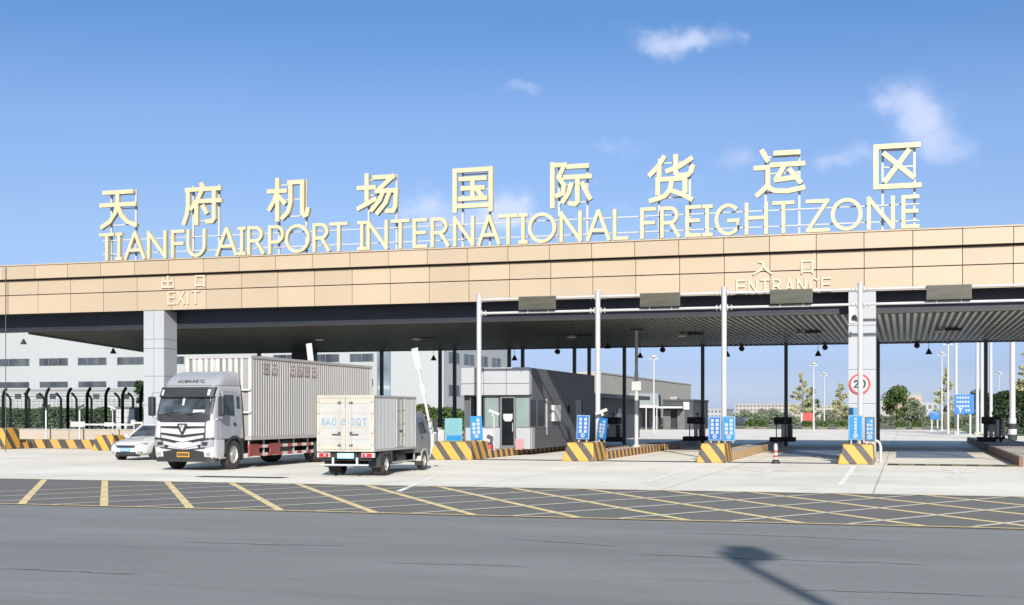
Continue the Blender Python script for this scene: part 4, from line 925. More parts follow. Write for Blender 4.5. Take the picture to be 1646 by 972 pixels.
def make_light_truck():
    t = thing('light_truck', 'small light truck with rust streaked white box body seen from behind', 'truck')
    F = Front([(.42, .80, -.82, .18), (.75, .83, -.9, .2), (1.25, .83, -.86, .2), (1.95, .72, -.42, .2), (2.02, .64, -.3, .2)])
    M_GC = mat('silver grey cab paint', (.22, .225, .23), .35, .35, dirt=.15, dscale=2)
    MB().loft([F.ring(z, 1.08) for z in (.62, .8, 1.05, 1.25, 1.6, 1.95, 2.02)]).build('cab', M_GC, t, smooth=True, bevel=.02)
    MB().loft([F.ring(z, -.42) for z in (.3, .42, .615)]).build('bumper', M_BLKPL, t, smooth=True)
    F.panel(MB(), -.66, .66, 1.28, 1.9, .01).build('windscreen', M_GLASS, t, smooth=True)
    for s in (-1, 1):
        def side(name, pts, m, par=t, d=.012):
            q = [(s * F.at(z)[0], y, z) for y, z in pts]
            return MB().loft([[(p[0] + s * d, p[1], p[2]) for p in q], [(p[0] - s * .02, p[1], p[2]) for p in q]]).build(name, m, par)
        d = side('door', [(-.5, .68), (.62, .68), (.62, 1.9), (-.1, 1.9), (-.5, 1.3)], M_GC, d=.008)
        side('door_window', [(-.42, 1.28), (.54, 1.25), (.54, 1.82), (-.07, 1.82)], M_GLASS, d, .016); side('door_handle', [(.2, 1.1), (.34, 1.1), (.34, 1.16), (.2, 1.16)], M_BLKPL, d, .03)
        ar = [(.44 * math.cos(R(a)), .33 + .43 * math.sin(R(a))) for a in range(0, 181, 18)]; ai = [(.37 * math.cos(R(a)), .33 + .37 * math.sin(R(a))) for a in range(180, -1, -18)]
        MB().prism(ar + ai, 'x', *sorted((s * .55, s * .86))).build('wheel_arch', M_RIM, t, smooth=True)
        MB().box(*sorted((s * .62, s * .84)), .36, .40, .18, .6).build('mud_flap', M_BLKPL, t)
        mr = MB().box(*sorted((s * .98, s * 1.12)), -.62, -.52, 1.3, 1.72).build('mirror', M_BLKPL, t, bevel=.02); MB().tube([(s * .76, -.45, 1.62), (s * .95, -.55, 1.7), (s * 1.04, -.57, 1.66)], .014).build('mirror_arm', M_BLKPL, mr)
        wheel(t, s * .74, 0, .33, .2, out=s); wheel(t, s * .72, 4.0, .36, .38, out=s)
        MB().box(*sorted((s * .52, s * .93)), 4.55, 4.58, .28, .74).build('mud_flap', M_BLKPL, t)
        MB().prism([(3.57, .40), (3.53, .68), (3.70, .76), (4.33, .76), (4.50, .68), (4.45, .40), (4.39, .44), (4.33, .66), (3.69, .66), (3.62, .44)], 'x', *sorted((s * .6, s * .93))).build('rear_fender', M_BLKPL, t)
    b = MB()
    for s in (-1, 1): b.box(*sorted((s * .3, s * .38)), -.3, 5.15, .56, .72)
    b.cyl((-.7, 4.0, .36), (.7, 4.0, .36), .09).cyl((-.7, 0, .33), (.7, 0, .33), .06).box(-.3, .3, .6, 1.3, .3, .7); b.build('chassis', M_BLACK, t)
    MB().cyl((-.5, 1.5, .48), (-.5, 2.4, .48), .19, n=16).build('air_tank', M_HUB, t); MB().box(.4, .82, 1.0, 1.9, .34, .66).build('battery_box', M_BLKPL, t, bevel=.03)
    for s in (-1, 1): MB().box(*sorted((s * .83, s * .86)), .95, 3.4, .36, .41).box(*sorted((s * .80, s * .829)), 1.0, 1.06, .36, .74).box(*sorted((s * .80, s * .829)), 3.25, 3.31, .36, .74).build('side_guard', M_RAILG, t)
    # box body
    M_BOXS = mat('grey white box sheet', (.30, .305, .31), .45, .15, var=.05, scale=.8, dirt=.25, dirtcol=(.35, .32, .27), dscale=1.2, stretch=(1, 1, .3))
    M_FRAME = mat('rust stained cream frame', (.36, .345, .30), .55, 0, var=.08, scale=1.5, dirt=.4, dirtcol=(.28, .16, .06), dscale=2.2)
    M_DOORW = mat('scuffed white door', (.325, .325, .32), .45, 0, var=.05, scale=1.2, dirt=.5, dirtcol=(.30, .24, .14), dscale=1.9)
    y0, y1, z0, z1, hw = 1.17, 5.17, .78, 2.5, .93
    c = MB().box(-hw + .02, hw - .02, y0 + .02, y1 - .06, z0 + .05, z1 - .02).build('box_body', M_BOXS, t)
    b = MB()
    for s in (-1, 1):
        b.box(*sorted((s * (hw - .06), s * (hw + .008))), y0, y1, z1 - .06, z1).box(*sorted((s * (hw - .06), s * (hw + .008))), y0, y1, z0, z0 + .07)
        for y in (y0, y1 - .07): b.box(*sorted((s * (hw - .06), s * (hw + .004))), y + .002, y + .068, z0 + .071, z1 - .061)
    b.build('box_frame', M_RAILG, c)
    for s in (-1, 1):
        for ya, yb in ((y0 + .08, 2.27), (3.17, y1 - .09)):            # ribbed side sheets either side of the loading door
            pts = []; y = ya; p = .125
            while y + p < yb: pts += [(hw - .022, y), (hw - .022, y + p * .5), (hw - .004, y + p * .6), (hw - .004, y + p * .9)]; y += p
            MB().prism([(s * a, q) for a, q in pts] + [(s * (hw - .04), pts[-1][1]), (s * (hw - .04), pts[0][1])], 'z', z0 + .072, z1 - .062).build('ribbed_side', M_BOXS, c)
        d = MB().box(*sorted((s * (hw - .03), s * (hw - .012))), 2.33, 3.13, z0 + .09, z1 - .08).build('side_door', M_BOXS, c)
        b = MB()
        for y in (2.33, 3.08): b.box(*sorted((s * (hw - .011), s * (hw + .012))), y, y + .05, z0 + .09, z1 - .08)
        for z in (1.25, 1.62, 2.05): b.box(*sorted((s * (hw - .011), s * (hw + .01))), 2.39, 3.07, z, z + .04)
        b.cyl((s * (hw + .015), 2.75, z0 + .12), (s * (hw + .015), 2.75, z1 - .12), .014, n=6); b.build('door_bracing', M_FRAME, d)
        MB().box(*sorted((s * (hw - .005), s * (hw + .03))), 2.6, 2.85, 1.36, 1.41).build('door_handle', M_HUB, d)
    b = MB(); yb = y1
    b.box(-hw, -hw + .07, yb - .06, yb + .02, z0, z1).box(hw - .07, hw, yb - .06, yb + .02, z0, z1).box(-hw + .071, hw - .071, yb - .06, yb + .02, z1 - .08, z1).box(-hw + .071, hw - .071, yb - .06, yb + .02, z0, z0 + .06)
    b.build('rear_frame', M_FRAME, c)
    for s in (-1, 1):
        xa, xb = sorted((s * .008, s * (hw - .075)))
        d = MB().box(xa, xb, yb - .05, yb + .004, z0 + .064, z1 - .084).build('rear_door', M_DOORW, c, bevel=.006)
        b = MB(); k = .085
        b.box(xa, xb, yb + .0045, yb + .016, z1 - .24, z1 - .09).box(xa, xb, yb + .0045, yb + .014, z0 + .07, z0 + .19)
        o_ = xb if s > 0 else xa; b.box(*sorted((o_, o_ - s * k)), yb + .0045, yb + .015, z0 + .2, z1 - .25); o_ = xa if s > 0 else xb; b.box(*sorted((o_, o_ + s * .05)), yb + .0045, yb + .015, z0 + .2, z1 - .25)
        b.build('door_edge', M_FRAME, d)
        for z in (1.16, 1.52, 1.95): MB().box(xa + .09, xb - .05, yb + .0045, yb + .012, z, z + .018).build('door_rib', M_RAILG, d)
        b = MB(); xr = s * .19; b.cyl((xr, yb + .035, z0 + .08), (xr, yb + .035, z1 - .1), .016, n=8); b.build('lock_rod', M_RAILG, d)
        b = MB(); b.box(*sorted((xr - s * .02, xr + s * .24)), yb + .03, yb + .055, 1.29, 1.32).box(xr - .035, xr + .035, yb + .02, yb + .06, 1.28, 1.38)
        for z in (z0 + .16, z1 - .26): b.box(xr - .05, xr + .05, yb + .017, yb + .05, z, z + .06)
        b.build('door_latch', M_HUB, d)
        b = MB()
        for z in (.98, 1.35, 1.95, 2.3): b.box(*sorted((s * (hw - .1), s * (hw - .01))), yb + .021, yb + .05, z, z + .09)
        b.build('hinge', M_FRAME, d)
        tl = MB().box(*sorted((s * .52, s * .93)), yb - .1, yb + .0, .60, .74).build('tail_lamp_panel', M_SIGNW, t); MB().box(*sorted((s * .55, s * .86)), yb + .001, yb + .03, .615, .725).build('tail_lamp', M_TAIL, tl, bevel=.01); MB().box(*sorted((s * .64, s * .70)), yb + .031, yb + .036, .64, .70).build('reverse_lamp', M_SIGNW, tl)
    b = MB(); x = -.80
    for g, w in (('川', .15), ('A', .18), ('0', .18), ('·', .1), ('8', .18), ('·', .1), ('2', .18), ('Q', .18), ('T', .18)):
        strokes(b, g, x, x + w * .86, 1.58, 1.80, .028, -.012, -.006, place=lambda X_, Y_, Z_: (-X_, yb + .004 - Y_, Z_)); x += w * 1.08
    b.build('large_plate_number', mat('light blue lettering', (.15, .25, .35), .5, var=.15, scale=6), c)
    plate(t, M_PLATEL, -.27, .27, yb + .0, .57, .73, '¤¤¤¤¤¤', face=1)
    MB().cyl((-.78, yb + .08, .37), (.78, yb + .08, .37), .03, n=10).box(-.42, -.36, yb + .0, yb + .06, .37, .6).box(.36, .42, yb + .0, yb + .06, .37, .6).build('rear_bumper_bar', M_CHROME, t)
    MB().box(-.8, .8, yb - .16, yb - .11, .5, .77).build('rear_crossmember', M_BLACK, t)
    return t
van = make_light_truck(); van.location = (-16.60, 41.12, 0); van.rotation_euler = (0, 0, R(182.8))

def make_car():
    t = thing('hatchback_car', 'white hatchback car half hidden behind the lorry cab', 'car')
    M_WHITE = mat('white car paint', (.47, .48, .49), .25, 0, var=.02, coat=.5)
    st = [(-.95, .55, .34, .52, .57), (-.90, .70, .25, .62, .68), (-.72, .84, .2, .70, .77), (-.3, .90, .19, .77, .87), (.3, .91, .19, .84, .95), (.62, .91, .19, .90, 1.0), (1.4, .91, .19, .92, .96), (2.6, .91, .19, .94, .98), (3.1, .87, .25, .94, .99), (3.3, .74, .36, .84, .92)]
    rings = []
    for y, hw, zl, zs, zt in st:
        h = [(hw * .86, zl), (hw, zl + .13), (hw, zs - .16), (hw * .94, zs), (hw * .62, zt)]
        rings.append([(x, y, z) for x, z in h] + [(0, y, zt + .012)] + [(-x, y, z) for x, z in reversed(h)] + [(0, y, zl)])
    o = MB().loft(rings).build('body', M_WHITE, t, smooth=True); m = o.modifiers.new('subsurf', 'SUBSURF'); m.levels = m.render_levels = 2
    lo = [(-.80, .60, .93), (.80, .60, .93), (.84, 1.6, .93), (.82, 2.9, .95), (-.82, 2.9, .95), (-.84, 1.6, .93)]; hi = [(-.58, 1.32, 1.42), (.58, 1.32, 1.42), (.62, 1.8, 1.45), (.58, 2.5, 1.42), (-.58, 2.5, 1.42), (-.62, 1.8, 1.45)]
    MB().loft([lo, hi]).build('window_glass', M_GLASS, t, bevel=.02)
    MB().loft([[(x * 1.03, y * 1.0 + (-.04 if y < 1.5 else .02), z + .004) for x, y, z in hi], [(x * .9, y, z + .05) for x, y, z in hi]]).build('roof', M_WHITE, t, smooth=True, bevel=.02)
    b = MB()
    for s in (-1, 1):
        b.tube([(s * .81, .55, .93), (s * .60, 1.30, 1.43)], .04, 6).tube([(s * .84, 1.75, .93), (s * .63, 1.85, 1.44)], .035, 6).tube([(s * .83, 2.95, .95), (s * .6, 2.5, 1.43)], .06, 6)
    b.build('pillar', M_WHITE, t, smooth=True)
    for s in (-1, 1):
        MB().loft([[(s * .44, -.945, .60), (s * .70, -.86, .62), (s * .84, -.60, .70), (s * .82, -.60, .75), (s * .62, -.85, .70), (s * .44, -.92, .655)], [(s * .42, -.80, .60), (s * .66, -.74, .62), (s * .78, -.52, .70), (s * .76, -.52, .75), (s * .6, -.74, .70), (s * .42, -.78, .655)]]).build('headlight', M_LAMPGL, t)
        MB().box(*sorted((s * .52, s * .72)), -.93, -.80, .33, .38).build('fog_lamp', M_LAMPGL, t)
        mr = MB().cbox((s * 1.0, .72, 1.0), (.2, .12, .14)).build('mirror', M_WHITE, t, bevel=.03); MB().box(*sorted((s * .82, s * .93)), .7, .76, .95, .99).build('mirror_arm', M_BLKPL, mr)
        wheel(t, s * .80, 0, .32, .22, out=s); wheel(t, s * .80, 2.55, .32, .22, out=s)
        MB().lathe([(.36, -.02), (.36, .118), (.30, .118), (.30, -.02)], (s * .80, 0, .33), 'x', 24).build('wheel_arch', M_BLKPL, t)
    MB().box(-.42, .42, -.965, -.80, .52, .63).build('grille', M_BLKPL, t, bevel=.02); MB().box(-.46, .46, -.955, -.80, .27, .36).build('air_intake', M_BLKPL, t, bevel=.02)
    MB().box(-.52, .52, -.90, -.7, .17, .21).build('front_lip', M_BLKPL, t)
    plate(t, M_PLATEB, -.22, .22, -1.0, .38, .52, '¤¤¤¤¤¤')
    for s in (-.35, .3): MB().tube([(s, .60, .97), (s - .35, .70, 1.02)], .012, 5).build('wiper', M_BLKPL, t)
    return t
a = gp(204, 740); car = make_car(); car.location = (a.x - .1, a.y + .95, 0); car.rotation_euler = (0, 0, R(2))

# ------------------------------------------------------------------ fences and walls on the exit side
M_FPOST = mat('dark green fence post', (.006, .011, .009), .9, spec=.1)
M_WIRE = mat('fence wire', (.03, .04, .035), .6)
YW = 64.5
xa, xb = at(-20, 700, YW).x, at(232, 700, YW).x
t = thing('low_wall', 'low beige rendered wall under the dark security fence', 'wall', ((xa + xb) / 2, YW, 0)); h = (xb - xa) / 2
MB().box(-h, h, -.12, .12, 0, .98).build('wall', M_FENCEWALL, t); MB().box(-h, h, -.16, .16, .983, 1.03).build('coping', M_SLABTOP, t)
def sec_fence(label, Y, pxs, z0, z1, lean, tiny=1.0):
    x0, x1 = at(pxs[0], 690, Y).x, at(pxs[-1], 690, Y).x
    t = thing('security_fence', label, 'fence', ((x0 + x1) / 2, Y, z0), group='dark security fences on the exit side'); xc = (x0 + x1) / 2
    for p in pxs:
        x = at(p, 690, Y).x - xc
        MB().tube([(x, 0, 0), (x, 0, z1 - z0 - .42), (x + lean * .12, -.05, z1 - z0 - .2), (x + lean * .32, -.12, z1 - z0)], .095 * tiny, 7).build('fence_post', M_FPOST, t)
    b = MB()
    for k in range(9): zz = .12 + (z1 - z0 - .6) * k / 8; b.box(x0 - xc - 2, x1 - xc + 2, .02, .035, zz, zz + .02)
    x = x0 - xc - 2
    while x < x1 - xc + 2: b.box(x, x + .008, .036, .046, .1, z1 - z0 - .45); x += .3
    for q, zz in ((.12, z1 - z0 - .2), (.3, z1 - z0 - .04)): b.tube([(x0 - xc - 2 + lean * q, -.08, zz), (x1 - xc + 2 + lean * q, -.08, zz)], .012, 5)
    b.build('wire_mesh', M_WIRE, t); MB().box(x0 - xc - 2, x1 - xc + 2, -.03, .03, 0, .34).build('bottom_rail', M_FPOST, t)
sec_fence('nearer dark security fence, its post tips leaning to the right', 66.5, [5, 42, 74, 109, 140, 170, 197, 226, 254], .3, 3.45, 1)
sec_fence('farther dark security fence, its post tips leaning to the left', 76, [-20, 17, 47, 71, 98, 123, 147, 192, 214, 236], .2, 3.35, -1, .9)
for lab, px, Y in (('forked grey floodlight pole at the far left, in front of the green bank', 74, 63.6), ('forked grey floodlight pole left of the white forked one', 128, 63.6)):
    a = at(px, 655, Y); t = thing('forked_pole', lab, 'pole', (a.x, Y, 0), group='forked poles by the fence'); MB().cyl((0, 0, 0), (0, 0, a.z), .05, n=8).build('pole', M_CAB, t)
    for s in (-1, 1): MB().cbox((s * .14, 0, a.z + .08), (.3, .08, .06), 0, 0, -s * R(28)).build('lamp_head', M_POST, t)
a = at(225, 672, 58.5); t = thing('white_kiosk', 'small white payment kiosk behind the white car roof', 'payment machine', (a.x, 58.5, 0)); MB().box(-.28, .28, -.2, .2, 0, 1.5).build('kiosk_body', M_SIGNW, t, bevel=.03); MB().box(-.2, .2, -.21, -.2005, 1.0, 1.4).build('screen', M_LED, t); MB().box(-.5, -.285, -.1, .1, 1.35, 1.6).build('camera_head', M_SIGNW, t, bevel=.03)
a = at(207, 668, 74); t = thing('charging_cabinet', 'large dark grey metal cabinet behind the car and fence', 'cabinet', (a.x, 74, 0)); MB().box(-.75, .75, -.4, .4, .1, 2.35).build('cabinet_body', mat('dull grey metal', (.10, .10, .105), .6), t, bevel=.02); MB().box(-.8, .8, -.45, .45, 0, .098).build('plinth', M_SLABTOP, t); MB().box(-.68, .68, -.41, -.4005, .2, 2.2).build('cabinet_door', M_CAB, t)

# ------------------------------------------------------------------ vegetation
def mat_leaf(name, ca, cb, cc):
    m, N, L, b = nodes_of(name, .7); b.inputs['Specular IOR Level'].default_value = .2
    oi = N.new('ShaderNodeTexCoord').outputs['Object']; n1 = noise(N, L, oi, 1.1, 3, .6); n2 = noise(N, L, oi, 7, 2, .6)
    c = mixc(N, L, mrange(N, L, n1, .35, .65), ca, cb); c = mixc(N, L, mrange(N, L, n2, .5, .7, 0, .7), c, cc); L.new(c, b.inputs['Base Color'])
    b.inputs['Subsurface Weight'].default_value = 0; return m
M_LEAF = mat_leaf('green foliage', (.035, .065, .018), (.06, .10, .025), (.10, .125, .035))
M_LEAFB = mat_leaf('bright green foliage', (.035, .06, .028), (.05, .085, .035), (.07, .105, .045))
M_LEAFD = mat_leaf('dark foliage', (.014, .03, .012), (.025, .045, .018), (.04, .06, .02))
M_LEAFP = mat_leaf('pale feathery foliage', (.24, .25, .13), (.31, .32, .18), (.38, .37, .22))
M_LEAFG = mat_leaf('grey green foliage', (.10, .13, .085), (.14, .165, .11), (.18, .195, .135))
M_BARK = mat('bark', (.15, .12, .09), .9, var=.3, scale=6)
def leafcard(mb, c, s, rnd):
    a = Vector((rnd.gauss(0, 1), rnd.gauss(0, 1), rnd.gauss(0, .8))).normalized(); u = a.orthogonal().normalized(); v = a.cross(u); k = rnd.uniform(.6, 1.3) * s
    mb.sheet([c + u * k, c + v * k * .55, c - u * k, c - v * k * .55])
def crown_clumps(mb, clumps, n, s, rnd):
    """leaves scattered through the volume of each clump, denser towards its skin"""
    tot = sum(r ** 2 for _, r in clumps)
    for c, r in clumps:
        for _ in range(int(n * r * r / tot)):
            d = Vector((rnd.gauss(0, 1), rnd.gauss(0, 1), rnd.gauss(0, 1))).normalized() * r * (rnd.random() ** .4)
            leafcard(mb, c + Vector((d.x, d.y, d.z * .85)), s, rnd)
def tree(label, x, y, h, w, kind='round', m=None, n=2600, s=.16, seed=1, group='trees beyond the gate', name='tree', z=0.0):
    rnd = random.Random(seed); t = thing(name, label, 'tree', (x, y, z), group=group); tr = MB(); cl = []
    tr.tube([(0, 0, 0), (rnd.uniform(-.1, .1), 0, h * .3), (rnd.uniform(-.2, .2), 0, h * .62), (0, 0, h * .92)], ([.012 * h, .009 * h, .006 * h, .002 * h] if kind == 'feather' else [.022 * h, .018 * h, .011 * h, .003 * h]), 8)
    if kind == 'feather':
        for k in range(26):
            f = .22 + .76 * k / 25; rr = w * (1 - f) ** .8 * rnd.uniform(.55, 1.1) + .12; a = rnd.uniform(0, 6.28); e = Vector((math.cos(a) * rr, math.sin(a) * rr, h * f + rr * .35))
            tr.tube([(0, 0, h * f - .15), e * .5 + Vector((0, 0, h * f * .5)), e], [.006 * h, .004 * h, .0015 * h], 5)
            for q in (.35, .6, .85, 1.0): cl.append((Vector((e.x * q, e.y * q, h * f + (e.z - h * f) * q)), .16 + .12 * w * (1 - f) * rnd.uniform(.5, 1)))
    else:
        for k in range(15):
            a = rnd.uniform(0, 6.28); f = rnd.uniform(.32, .93); rr = w * math.sin(min(1, (1.02 - f) * 1.5) * 1.5) * rnd.uniform(.35, .85); e = Vector((math.cos(a) * rr, math.sin(a) * rr, h * f))
            tr.tube([(0, 0, h * f * .65), (e.x * .5, e.y * .5, h * f * .86), e], [.010 * h, .006 * h, .002 * h], 5); cl.append((e, w * rnd.uniform(.26, .46)))
    tr.build('trunk', M_BARK, t); b = MB(); crown_clumps(b, cl, n, s, rnd); b.build('crown', m or M_LEAF, t)
    return t
def hedge(label, x0, x1, y0, y1, h, m, n, s, seed, z=0.0, top=.25, name='hedge', group=None):
    rnd = random.Random(seed); t = thing(name, label, 'hedge', ((x0 + x1) / 2, (y0 + y1) / 2, z), group=group); hx, hy = (x1 - x0) / 2, (y1 - y0) / 2; b = MB()
    for _ in range(n):
        x, y = rnd.uniform(-hx, hx), rnd.uniform(-hy, hy); hh = h * (1 - top * (.5 + .5 * math.sin(x * 1.7 + seed) * math.sin(x * .63 + 2 * seed)))
        z_ = hh * rnd.random() ** .55
        leafcard(b, Vector((x, y, z_)), s, rnd)
    b.build('foliage', m, t)
    c = MB()
    for k in range(max(2, int(hx * 1.2))): xx = -hx + 2 * hx * (k + .5) / max(2, int(hx * 1.2)); c.tube([(xx, 0, 0), (xx + .1, 0, h * .35), (xx, .1, h * .7)], [.05, .035, .01], 5)
    c.build('stems', M_BARK, t); return t
b = MB(); b.sheet([(-160, 82, .02), (-46, 82, .02), (-46, 150, .02), (-160, 150, .02)]); structure(b.build('left_lawn', M_GRASS))
hedge('broad green hedge behind the dark security fences at the left', -75, -44, 87, 89.5, 2.45, M_LEAFB, 24000, .12, 3, .02, top=.1)
hedge('grey green hedge behind the lorry tail and small truck', -46, -31, 98, 100, 2.7, M_LEAF, 6000, .18, 4, .02)
hedge('tall dark clipped hedge at the right edge of the picture', at(1588, 660, 128).x, 34, 127, 132, 4.2, M_LEAFD, 16000, .2, 5, .02, top=.14)
tree('feathery tree rising above the dark hedge at the right edge', at(1650, 660, 140).x, 140, 8.5, 2.4, 'feather', M_LEAFP, 3200, .13, 12)
tree('feathery pale tree behind the red board, left of the white column', at(1289, 660, 175).x, 175, 7.4, 2.2, 'feather', M_LEAFP, 3000, .13, 2)
tree('smaller feathery pale tree just right of the red board', at(1305, 660, 178).x, 178, 5.4, 1.5, 'feather', M_LEAFG, 1800, .13, 3)
tree('feathery pale tree touching the left side of the white column', at(1352, 660, 165).x, 165, 5.6, 2.0, 'feather', M_LEAFP, 2600, .13, 4)
tree('dense dark green round tree right of the white column', at(1441, 660, 185).x, 185, 5.4, 2.9, 'round', M_LEAF, 4200, .17, 5)
tree('lower ragged bush right of the dense dark tree', at(1472, 660, 182).x, 182, 3.6, 1.9, 'round', M_LEAFG, 2000, .15, 6)
tree('feathery pale tree between the two blue road signs', at(1519, 660, 168).x, 168, 7.6, 2.4, 'feather', M_LEAFP, 3200, .13, 7)
tree('dark green tree behind the large blue road sign', at(1573, 660, 134).x, 134, 4.0, 2.1, 'round', M_LEAFD, 2600, .16, 8)
tree('dark treetop poking above the fence behind the lorry mirror', at(226, 640, 96).x, 96, 5.0, 1.0, 'round', M_LEAFD, 1400, .14, 9)
for i, (px, h_, w_) in enumerate(((1196, 2.9, 1.8), (1222, 3.3, 1.5), (1242, 3.0, 2.0), (1270, 2.6, 1.7), (1330, 2.7, 1.8))):
    tree(('wide low grey green tree beside the blue sign pair', 'slim grey green tree before the far white building', 'round grey green tree left of the lane terminal', 'low grey green tree right of the lane terminal', 'grey green tree below the street lamps')[i], at(px, 670, 210).x, 210, h_ * .72, w_ * 1.3, 'round', M_LEAFG, 1500, .17, 20 + i, 'grey green trees before the far white building')
hedge('far low dark hedge along the back of the concrete yard', -30, 24, 214, 217, 1.7, M_LEAFG, 9000, .2, 9, .0, top=.5)
hedge('long green fence line of shrubs left of the blue road signs', at(1420, 670, 205).x, at(1500, 670, 205).x, 205, 206, 1.9, M_LEAFG, 2500, .16, 10, .0, top=.3)
# flower boxes along the yard
M_PLANTER = mat('pale planter box', (.13, .12, .08), .8)
planters = [(1062, 165), (1077, 165), (1090, 165), (1102, 165), (1205, 160), (1226, 160), (1297, 160), (1322, 160), (1448, 160), (1474, 160), (1536, 150), (1353, 160)]
names = ['leftmost of the four before the glazed porch', 'second of the four before the glazed porch', 'third of the four before the glazed porch', 'rightmost of the four before the glazed porch', 'beside the twin blue signs', 'left of the lane terminal', 'under the red board', 'right of the red board', 'first right of the white column', 'second right of the white column', 'under the large blue road sign', 'touching the left side of the white column']
for i, ((px, Y), nm) in enumerate(zip(planters, names)):
    x = at(px, 690, Y).x; t = thing('flower_box', 'low planter with clipped shrub, ' + nm, 'planter', (x, Y, 0), group='planters along the yard')
    MB().box(-.55, .55, -.35, .35, .0, .28).build('planter_box', M_PLANTER, t, bevel=.02); b = MB(); rnd = random.Random(60 + i)
    for _ in range(420): leafcard(b, Vector((rnd.uniform(-.58, .58), rnd.uniform(-.35, .35), .28 + .72 * rnd.random() ** .6)), .12, rnd)
    b.build('shrub', M_LEAF, t)
a = at(1300, 673, 168); t = thing('red_board', 'red information board standing in front of the pale feathery tree', 'notice board', (a.x, 168, 0)); MB().box(-.75, .75, -.05, .05, .75, 2.0).build('board_panel', M_REDW, t); MB().box(-1.0, -.755, -.05, .05, .75, 2.0).build('white_edge', M_SIGNW, t)
for s in (-.6, .6): MB().box(s - .05, s + .05, -.05, .05, 0, .749).build('leg', M_STEELW, t)
b = MB(); b.sheet([(gp(1562, 694).x, 118, .02), (60, 118, .02), (60, 150, .02), (at(1545, 700, 150).x, 150, .02)]); structure(b.build('right_lawn', M_GRASS))
b = MB(); b.sheet([(at(1538, 690, 152).x, 152, .024), (70, 152, .024), (70, 240, .024), (at(1500, 690, 240).x, 240, .024)]); structure(b.build('far_lawn', M_GRASS))

# ------------------------------------------------------------------ lamp posts, road signs
def lamp_mast(label, px, py, Y, r=.09, head=True):
    a = at(px, py, Y); t = thing('lamp_mast', label, 'street lamp', (a.x, Y, 0), group='white lamp masts beyond the gate')
    MB().cyl((0, 0, 0), (0, 0, a.z), r * 1.15, r * .7, n=10).build('mast', M_STEELW, t, smooth=True)
    if head:
        MB().lathe([(.0001, 0), (.32, .05), (.34, .16), (.12, .3), (.0001, .32)], (0, 0, a.z), n=14).build('lamp_head', M_LAMPW, t, smooth=True); MB().box(-.45, .45, -.04, .04, a.z - .12, a.z - .04).build('bracket', M_CAB, t)
lamp_mast('white lamp mast in front of the grey warehouse', 1051, 575, 120)
lamp_mast('taller lamp mast left of the white column', 1308, 586, 150, .1)
lamp_mast('shorter lamp mast left of the white column', 1325, 602, 175, .1)
lamp_mast('lamp mast left of the feathery tree and road signs', 1514, 569, 150, .1)
lamp_mast('lamp mast with a crossbar right beside the feathery tree', 1524, 552, 130, .12)
lamp_mast('small distant lamp mast against the sky near the right edge', 1606, 600, 190, .08)
for px, r, nm in ((1537, .16, 'behind the large blue road sign'), (1571, .17, 'left of the pair beside the dark rear post'), (1578.5, .17, 'right of the pair beside the dark rear post'), (1593, .16, 'just right of the dark rear post')):
    x = at(px, 600, 125).x; t = thing('flag_pole', 'tall plain white pole ' + nm, 'pole', (x, 125, 0), group='tall plain white poles at right'); MB().cyl((0, 0, 0), (0, 0, 13), r, r * .7, n=12).build('pole', M_STEELW, t, smooth=True); MB().cyl((0, 0, 0), (0, 0, .25), r * 1.8, n=12).build('foot', M_SLABTOP, t)
x = at(1627.5, 600, 100).x; t = thing('flag_pole', 'thick white pole with a black and white banded foot near the right edge', 'pole', (x, 100, 0)); MB().cyl((0, 0, 1.6), (0, 0, 13), .21, .17, n=14).build('pole', M_STEELW, t, smooth=True)
for k in range(4): MB().cyl((0, 0, .4 * k), (0, 0, .4 * k + .4), .32 - .02 * k, n=16).build('foot_band', M_RUB if k % 2 == 0 else M_SIGNW, t)
M_RBLUE = mat('road sign blue', (.02, .13, .48), .4)
def road_sign(label, p0, p1, q0, q1, Y, rows, arrow=True):
    a, c = at(p0, q0, Y), at(p1, q1, Y); w = (c.x - a.x) / 2; t = thing('road_sign', label, 'road sign', ((a.x + c.x) / 2, Y, 0))
    pn = MB().box(-w, w, -.04, .04, c.z, a.z).build('sign_panel', M_RBLUE, t, bevel=.03); b = MB(); hh = (a.z - c.z)
    for j in range(rows):
        zc = a.z - hh * (.16 + .22 * j); s = hh * .055
        for k in range(5 if j < rows - 1 else 2):
            xx = -w * .82 + (w * 1.64) * (k + .15) / 6 + (w * .9 if j == rows - 1 else 0); strokes(b, '¤', xx, xx + s * 1.7, zc - s, zc + s, s * .5, -.055, -.045)
    if arrow: strokes(b, '↗', -w * .7, -w * .1, c.z + hh * .06, c.z + hh * .36, hh * .06, -.06, -.046)
    b.build('sign_writing', M_SIGNW, pn)
    for s in (-.62, .62): MB().box(s * w - .07, s * w + .07, .041, .14, 0, a.z - .1).build('sign_post', M_STEELW, t)
road_sign('large blue direction sign with white writing and an arrow', 1534, 1566, 634, 665, 122, 4)
road_sign('small blue road sign beside the feathery pale tree', 1495, 1510, 661, 674, 140, 2, False)
# street lamp behind the photographer's right: only its shadow falls into the picture
t = thing('street_lamp', 'tall street lamp with a boxy head beside the road, casting its shadow across the asphalt', 'street lamp', (6.16, -5.68, 0))
MB().cyl((0, 0, 0), (0, 0, 11.3), .115, .10, n=14).tube([(0, 0, 11.25), (.04, .03, 11.5), (.14, .05, 11.7), (.24, .06, 11.85)], [.10, .16, .26, .36], 14).build('pole', M_STEELW, t, smooth=True)
MB().cbox((.42, .06, 12.1), (.52, .24, .66), R(17)).build('lamp_head', M_CAB, t, bevel=.04)

